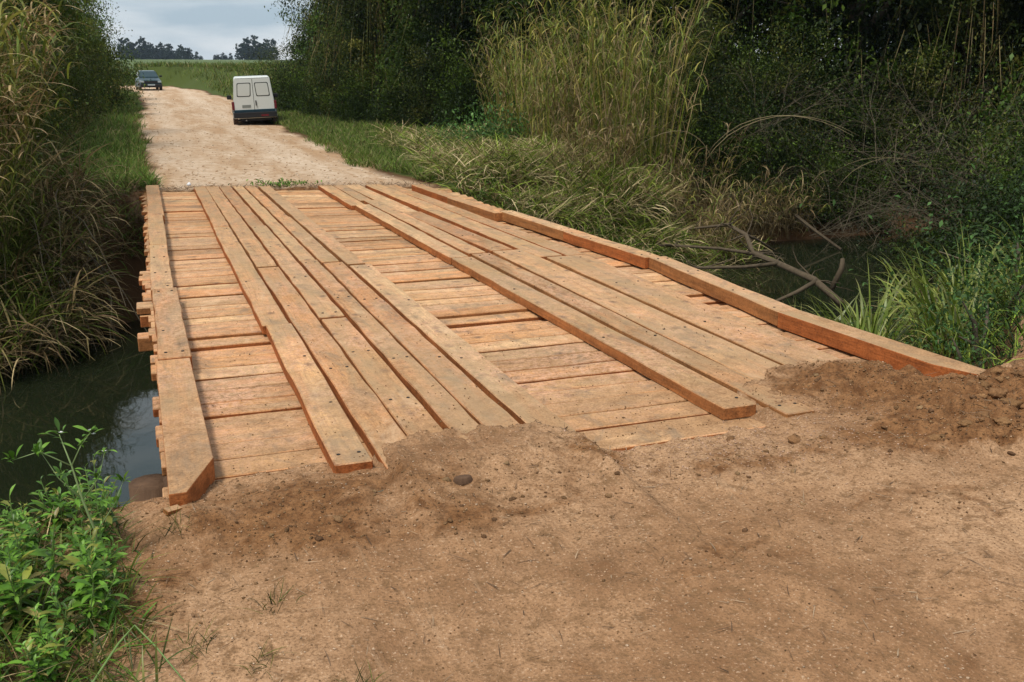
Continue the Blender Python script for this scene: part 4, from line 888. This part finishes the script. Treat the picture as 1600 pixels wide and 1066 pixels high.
litter('small_grass_tufts', 'thin green tufts on the dirt near the weeds', lambda n: (lambda i: (np.array([.02,.22,.30,.5,-.02])[i] + rng.normal(0, .03, n), np.array([3.15,3.0,3.35,2.75,4.0])[i] + rng.normal(0, .03, n)))(rng.integers(0, 5, n)), 160, .12, .004, OLIVE + DGREEN, (.1, 1.3), (.2, 1.2), .0, 'grass', 4)
st = tag(MB().tube([(.70,4.02,.045),(.83,4.08,.055),(.97,4.14,.06)], [.008,.009,.006], 6).build('pale_stick', M_twig, loc=(0,0,.0)), 'pale stick lying on the dark soil in front of the left runner track', 'stick')
bk = tag(MB().box(-.035,.035,-.018,.018,-.01,.012).build('wood_offcut', M_wood, bevel=.003, loc=(-.02,4.12,Hs(-.02,4.12)+.01)), 'small orange wood offcut on the dirt near the left edge beam', 'offcut'); bk.rotation_euler = (.2,.1,.6)
rk = MB()
ph = [(math.cos(a)*(.055+.01*math.sin(3*a)), math.sin(a)*.032) for a in [i*math.pi/5 for i in range(10)]]
rk.add([(x_, y_, 0) for x_, y_ in ph] + [(x_*.7, y_*.7, .035) for x_, y_ in ph], [list(range(10))[::-1], list(range(10,20))] + [[i,(i+1)%10,10+(i+1)%10,10+i] for i in range(10)])
tag(rk.build('dark_stone', M_log, smooth=True, bevel=.006, loc=(1.26,4.06,Hs(1.26,4.06)-.008)), 'dark purple-brown lump on the soil between the two tracks', 'stone')
# far end lip: dead grass, green sprig, plastic cup
litter('root_mat', 'dark matted roots and dead grass along the far end of the deck', lambda n: (lambda x: (x, 17.5 - .24 * x + rng.normal(0, .16, n)))(U(-.6, 4.6, n)), 2600, .16, .008, BROWN + [(.06,.04,.025)], (.8, 1.6), (0, 1.2), .05, 'roots', 3)
sp_ = thing('green_sprig', 'green leafy sprig lying at the far end of the left runner track', 'sprig', (2.2, 17.3, Hs(2.2, 17.3) + .05)); _q = rng.normal(size=(160, 3)) * np.array([.26, .12, .035]); link('leaves', mesh_of('leaves', [leaves(_q, U(.05, .1, 160), .03, colors(160, WG))], M_leaf), sp_)
MB().tube([(-.3,0,0),(0,.03,.03),(.32,0,.02)], [.008,.007,.004], 5).build('stem', M_stem, sp_)
cup = thing('plastic_cup', 'small white crumpled cup on the soil at the far end', 'cup', (.66, 17.75, Hs(.66, 17.75) + .06)); m = MB(); m.tube([(0,0,-.02),(.05,.015,.01)], [.025,.032], 10); m.build('cup', simple('white_plastic', (.75,.76,.78), .35), cup, smooth=True)

# ------------------------------------------------------------------ vehicles
P_white = simple('cream_white_paint', (.66,.69,.66), .35, coat=.3); P_teal = simple('blue_stripe', (.008,.035,.055), .4)
P_black = simple('black_trim', (.018,.018,.02), .6); P_glass = simple('dark_glass', (.03,.045,.06), .06, spec=.8); P_rub = simple('window_rubber', (.02,.025,.02), .6)
P_tyre = simple('muddy_tyre', (.07,.045,.035), .9); P_rim = simple('steel_rim', (.3,.28,.26), .5, metal=.3); P_red = simple('red_lens', (.14,.012,.018), .2); P_plate = simple('number_plate', (.22,.24,.22), .5)
P_blue = simple('teal_paint', (.010,.035,.045), .35, coat=.3); P_lamp = simple('headlamp_lens', (.35,.42,.45), .1); P_panel = simple('blanked_window', (.62,.64,.60), .3, coat=.4)
def ring(hw, z0, z1, hwt, rb, rt, n=4):
    """closed cross-section (x,z), wider at the bottom, rounded corners"""
    pts = []
    def arc(cx, cz, r, a0, a1):
        for k in range(n + 1): a = a0 + (a1 - a0) * k / n; pts.append((cx + r * math.cos(a), cz + r * math.sin(a)))
    arc(hw - rb, z0 + rb, rb, -math.pi/2, 0); arc(hwt - rt, z1 - rt, rt, 0, math.pi/2); arc(-hwt + rt, z1 - rt, rt, math.pi/2, math.pi); arc(-hw + rb, z0 + rb, rb, math.pi, 1.5*math.pi)
    return pts
def loft(m, secs):
    R_ = [[(x, y, z) for x, z in ring(*r)] for y, r in secs]; n = len(R_[0]); b = len(m.v)
    for r in R_: m.v += r
    for i in range(len(R_)-1):
        for k in range(n): a = b+i*n+k; c = b+i*n+(k+1)%n; m.f.append([a, c, c+n, a+n])
    m.f.append([b+k for k in range(n)]); m.f.append([b+(len(R_)-1)*n+k for k in range(n)][::-1])
def wheel(root, x, y, r=.29, wd=.17):
    s = 1 if x > 0 else -1; m = MB(); m.tube([(x - s*wd, y, r), (x - s*wd*.9, y, r), (x - s*.02, y, r), (x, y, r)], [r*.93, r, r, r*.93], 20); wh = m.build('wheel', P_tyre, root)
    m = MB(); m.tube([(x - s*.01, y, r), (x + s*.008, y, r)], [r*.6, r*.52], 16); m.build('rim', P_rim, wh)
van = thing('panel_van', 'cream white panel van parked on the right shoulder, rear doors towards the bridge', 'van', (3.98, 37.6, Hs(4.18, 38.5) - .05)); 
m = MB(); loft(m, [(0, (.80,.42,1.80,.66,.05,.09)), (.06, (.82,.34,1.84,.67,.06,.1)), (1.2, (.82,.32,1.87,.68,.06,.1)), (1.9, (.82,.32,1.84,.66,.06,.1)), (2.15, (.82,.32,1.52,.64,.06,.1)), (2.9, (.81,.32,1.02,.70,.06,.06)), (3.9, (.79,.32,.86,.70,.06,.06)), (4.0, (.74,.36,.72,.66,.06,.06))])
m.build('body', P_white, van, smooth=False)
m = MB(); loft(m, [(1.5, (.74,1.2,1.78,.655,.05,.09)), (2.0, (.74,1.1,1.72,.64,.05,.09)), (2.6, (.72,1.0,1.12,.66,.04,.04))]); m.build('cab_roof', P_white, van)
for s in (-1, 1):
    m = MB(); x0, x1 = sorted((s*.008, s*.70)); tx = .60
    m.add([(s*.010,-.012,.62),(s*.755,-.012,.62),(s*.70,-.012,1.2),(s*.645,-.012,1.76),(s*.010,-.012,1.77),(s*.010,.02,.62),(s*.755,.02,.62),(s*.70,.02,1.2),(s*.645,.02,1.76),(s*.010,.02,1.77)], [(0,1,2,3,4),(9,8,7,6,5)] + [(i,(i+1)%5+0,5+(i+1)%5,5+i) for i in range(5)])
    dr = m.build('rear_door', P_white, van, bevel=.008)
    def rr(cx0, cx1, z0, z1, sh, y, r=.05):
        pts = []
        for (cx, cz, a0) in ((cx1-r, z0+r, -90), (cx1-r, z1-r, 0), (cx0+r, z1-r, 90), (cx0+r, z0+r, 180)):
            for k in range(4): a = R(a0 + 30*k); pts.append((cx + r*math.cos(a), y, cz + r*math.sin(a)))
        return [(s * (abs(px) - sh * (pz - 1.2)), yy, pz) for px, yy, pz in pts]
    A = rr(.10, .61, 1.13, 1.63, .09, -.016); B = rr(.128, .582, 1.158, 1.602, .09, -.022); n = 16
    f = MB(); f.add(A, [list(range(n))]); wnd = f.build('window_seal', P_rub, dr); f = MB(); f.add(B, [list(range(n))]); f.build('window_panel', P_panel, wnd)
    MB().box(*sorted((s*.735, s*.83)), -.03, .05, .66, .96).build('tail_light', P_red, van, bevel=.01)
    MB().box(*sorted((s*.05, s*.09)), -.045, -.012, .80, .98).build('handle', P_black, van) if s > 0 else None
MB().box(-.45,-.13,-.02,-.012,.73,.83).build('number_plate', P_plate, van)
MB().box(-.009,.009,-.0135,-.008,.64,1.76).build('door_seam', P_rub, van)
MB().box(-.62,.62,.0,.05,1.775,1.80).build('roof_gutter', P_rub, van, bevel=.004)
MB().box(.22,.5,-.10,-.09,.40,.47).build('fog_lamp', P_red, van)
MB().tube([(-.35,-.05,.27),(-.35,.4,.27)],[.03,.03],8).build('exhaust_pipe', P_rim, van)
MB().box(-.77,.77,-.03,.03,.56,.66).build('stripe', P_teal, van, bevel=.01); MB().box(-.80,.80,-.09,.03,.36,.56).build('bumper', P_black, van, bevel=.02)
for s in (-1, 1):
    MB().box(*sorted((s*.822, s*.835)), .1, 3.8, .56, .64).build('side_stripe', P_teal, van)
    MB().box(*sorted((s*.825, s*1.0)), 2.35, 2.45, 1.0, 1.16).build('mirror', P_black, van, bevel=.02)
    f = MB(); f.add([(s*.80,1.95,1.08),(s*.80,2.75,1.05),(s*.735,2.3,1.5),(s*.715,1.95,1.62)], [(0,1,2,3)]); f.build('side_window', P_glass, van)
    wheel(van, s*.83, .55, .29); wheel(van, s*.83, 3.2, .29)
MB().box(-.6,.6,.1,3.8,.24,.34).build('underbody', P_black, van)
van.rotation_euler = (0, R(-2.2), R(-5)); van.scale = (.95, .95, .97); van.location.z -= .05
car = thing('parked_car', 'dark teal hatchback facing the camera at the bend of the dirt road', 'car', (1.0, 76.5, Hs(1.0, 77.5) - .02))
m = MB(); loft(m, [(0, (.74,.30,.62,.70,.05,.06)), (.1, (.80,.22,.74,.72,.06,.07)), (1.0, (.82,.22,.90,.74,.06,.08)), (1.35, (.82,.22,.96,.74,.06,.08)), (3.7, (.82,.22,.98,.74,.06,.08)), (3.95, (.78,.3,.9,.7,.06,.08))]); m.build('body', P_blue, car)
m = MB(); loft(m, [(1.15, (.70,.90,.97,.69,.02,.02)), (1.8, (.70,.90,1.38,.57,.03,.08)), (2.8, (.70,.90,1.44,.58,.03,.08)), (3.7, (.70,.90,1.25,.56,.03,.08))]); gh = m.build('cabin', P_blue, car)
f = MB(); f.add([(-.64,1.21,.995),(.64,1.21,.995),(.535,1.76,1.345),(-.535,1.76,1.345)], [(0,1,2,3)]); f.build('windscreen', P_glass, car)
for s in (-1, 1):
    f = MB(); f.add([(s*.705,1.4,1.0),(s*.705,3.5,1.0),(s*.61,3.2,1.33),(s*.61,1.95,1.35)], [(0,1,2,3)]); f.build('side_window', P_glass, car)
    MB().box(*sorted((s*.48, s*.74)), -.02, .1, .56, .70).build('headlight', P_lamp, car, bevel=.02); MB().box(*sorted((s*.78, s*.97)), 1.35, 1.45, .95, 1.08).build('mirror', P_black, car, bevel=.02)
    wheel(car, s*.82, .7, .29); wheel(car, s*.82, 3.1, .29)
MB().box(-.47,.47,-.015,.08,.54,.68).build('grille', P_black, car); MB().box(-.78,.78,-.08,.06,.24,.46).build('bumper', P_black, car, bevel=.03); MB().box(-.26,.26,-.095,-.08,.36,.46).build('number_plate', P_lamp, car)
car.rotation_euler = (0, 0, R(5)); car.scale = (.95, .95, .97)

# ------------------------------------------------------------------ far trees on the horizon
FT = [(.03,.045,.03),(.035,.055,.035),(.025,.04,.028)]
ft = []
for q, (h, r, pal) in enumerate([(13, 4.2, FT), (11, 5.0, FT), (15, 3.4, FT)]):
    ft.append(make_tree('distant_tree', 'dark distant tree on the skyline beyond the field', 'tree', h, r, 70, 3600, .95, pal, r0=.3, group='distant trees on the skyline', zlo=.0, dense_low=True))
def far_at(px, d, i, s, uf=[[False],[False],[False]]):
    b = math.atan((px - 800) / 1591.) + R(20.3); place(ft[i], uf[i], d * math.sin(b), d * math.cos(b), s=s, group='distant trees on the skyline')
for k, px in enumerate(range(196, 303, 5)):
    far_at(px + random.uniform(-1, 1), 600 + random.uniform(-15, 25), k % 3, random.uniform(.62, .95) * np.interp(px, [196, 225, 250, 300], [1.0, 1.12, .9, .72]))
for k, px in enumerate([310, 316, 338, 343, 350, 355, 362]): far_at(px, 640, k % 2, random.uniform(.3, .5))
for k, px in enumerate([381, 386, 391, 396, 402, 408, 414, 420, 428]): far_at(px, 590, (k + 1) % 3, random.uniform(.75, 1.0))
litter('crop_rows', 'taller crop standing along the near edge of the field', lambda n: (U(-90, 60, n), U(104, 125, n)), 24000, .35, .09, [(.11,.15,.035),(.14,.18,.05),(.09,.13,.03)], (.05, .5), (.1, .9), .1, 'crop', 3)
# ------------------------------------------------------------------ air
hz = NT('haze_air'); hz.t.nodes.clear(); ho = hz.t.nodes.new('ShaderNodeOutputMaterial'); hv = hz.t.nodes.new('ShaderNodeVolumePrincipled')
hv.inputs['Color'].default_value = (.62,.78,.95,1); hv.inputs['Density'].default_value = .00017; hv.inputs['Anisotropy'].default_value = .2
hz.t.links.new(hv.outputs[0], ho.inputs['Volume'])
tag(MB().box(-1000, 1000, -100, 1700, -4, 32).build('haze', hz.m), kind='stuff')
bpy.context.view_layer.update()
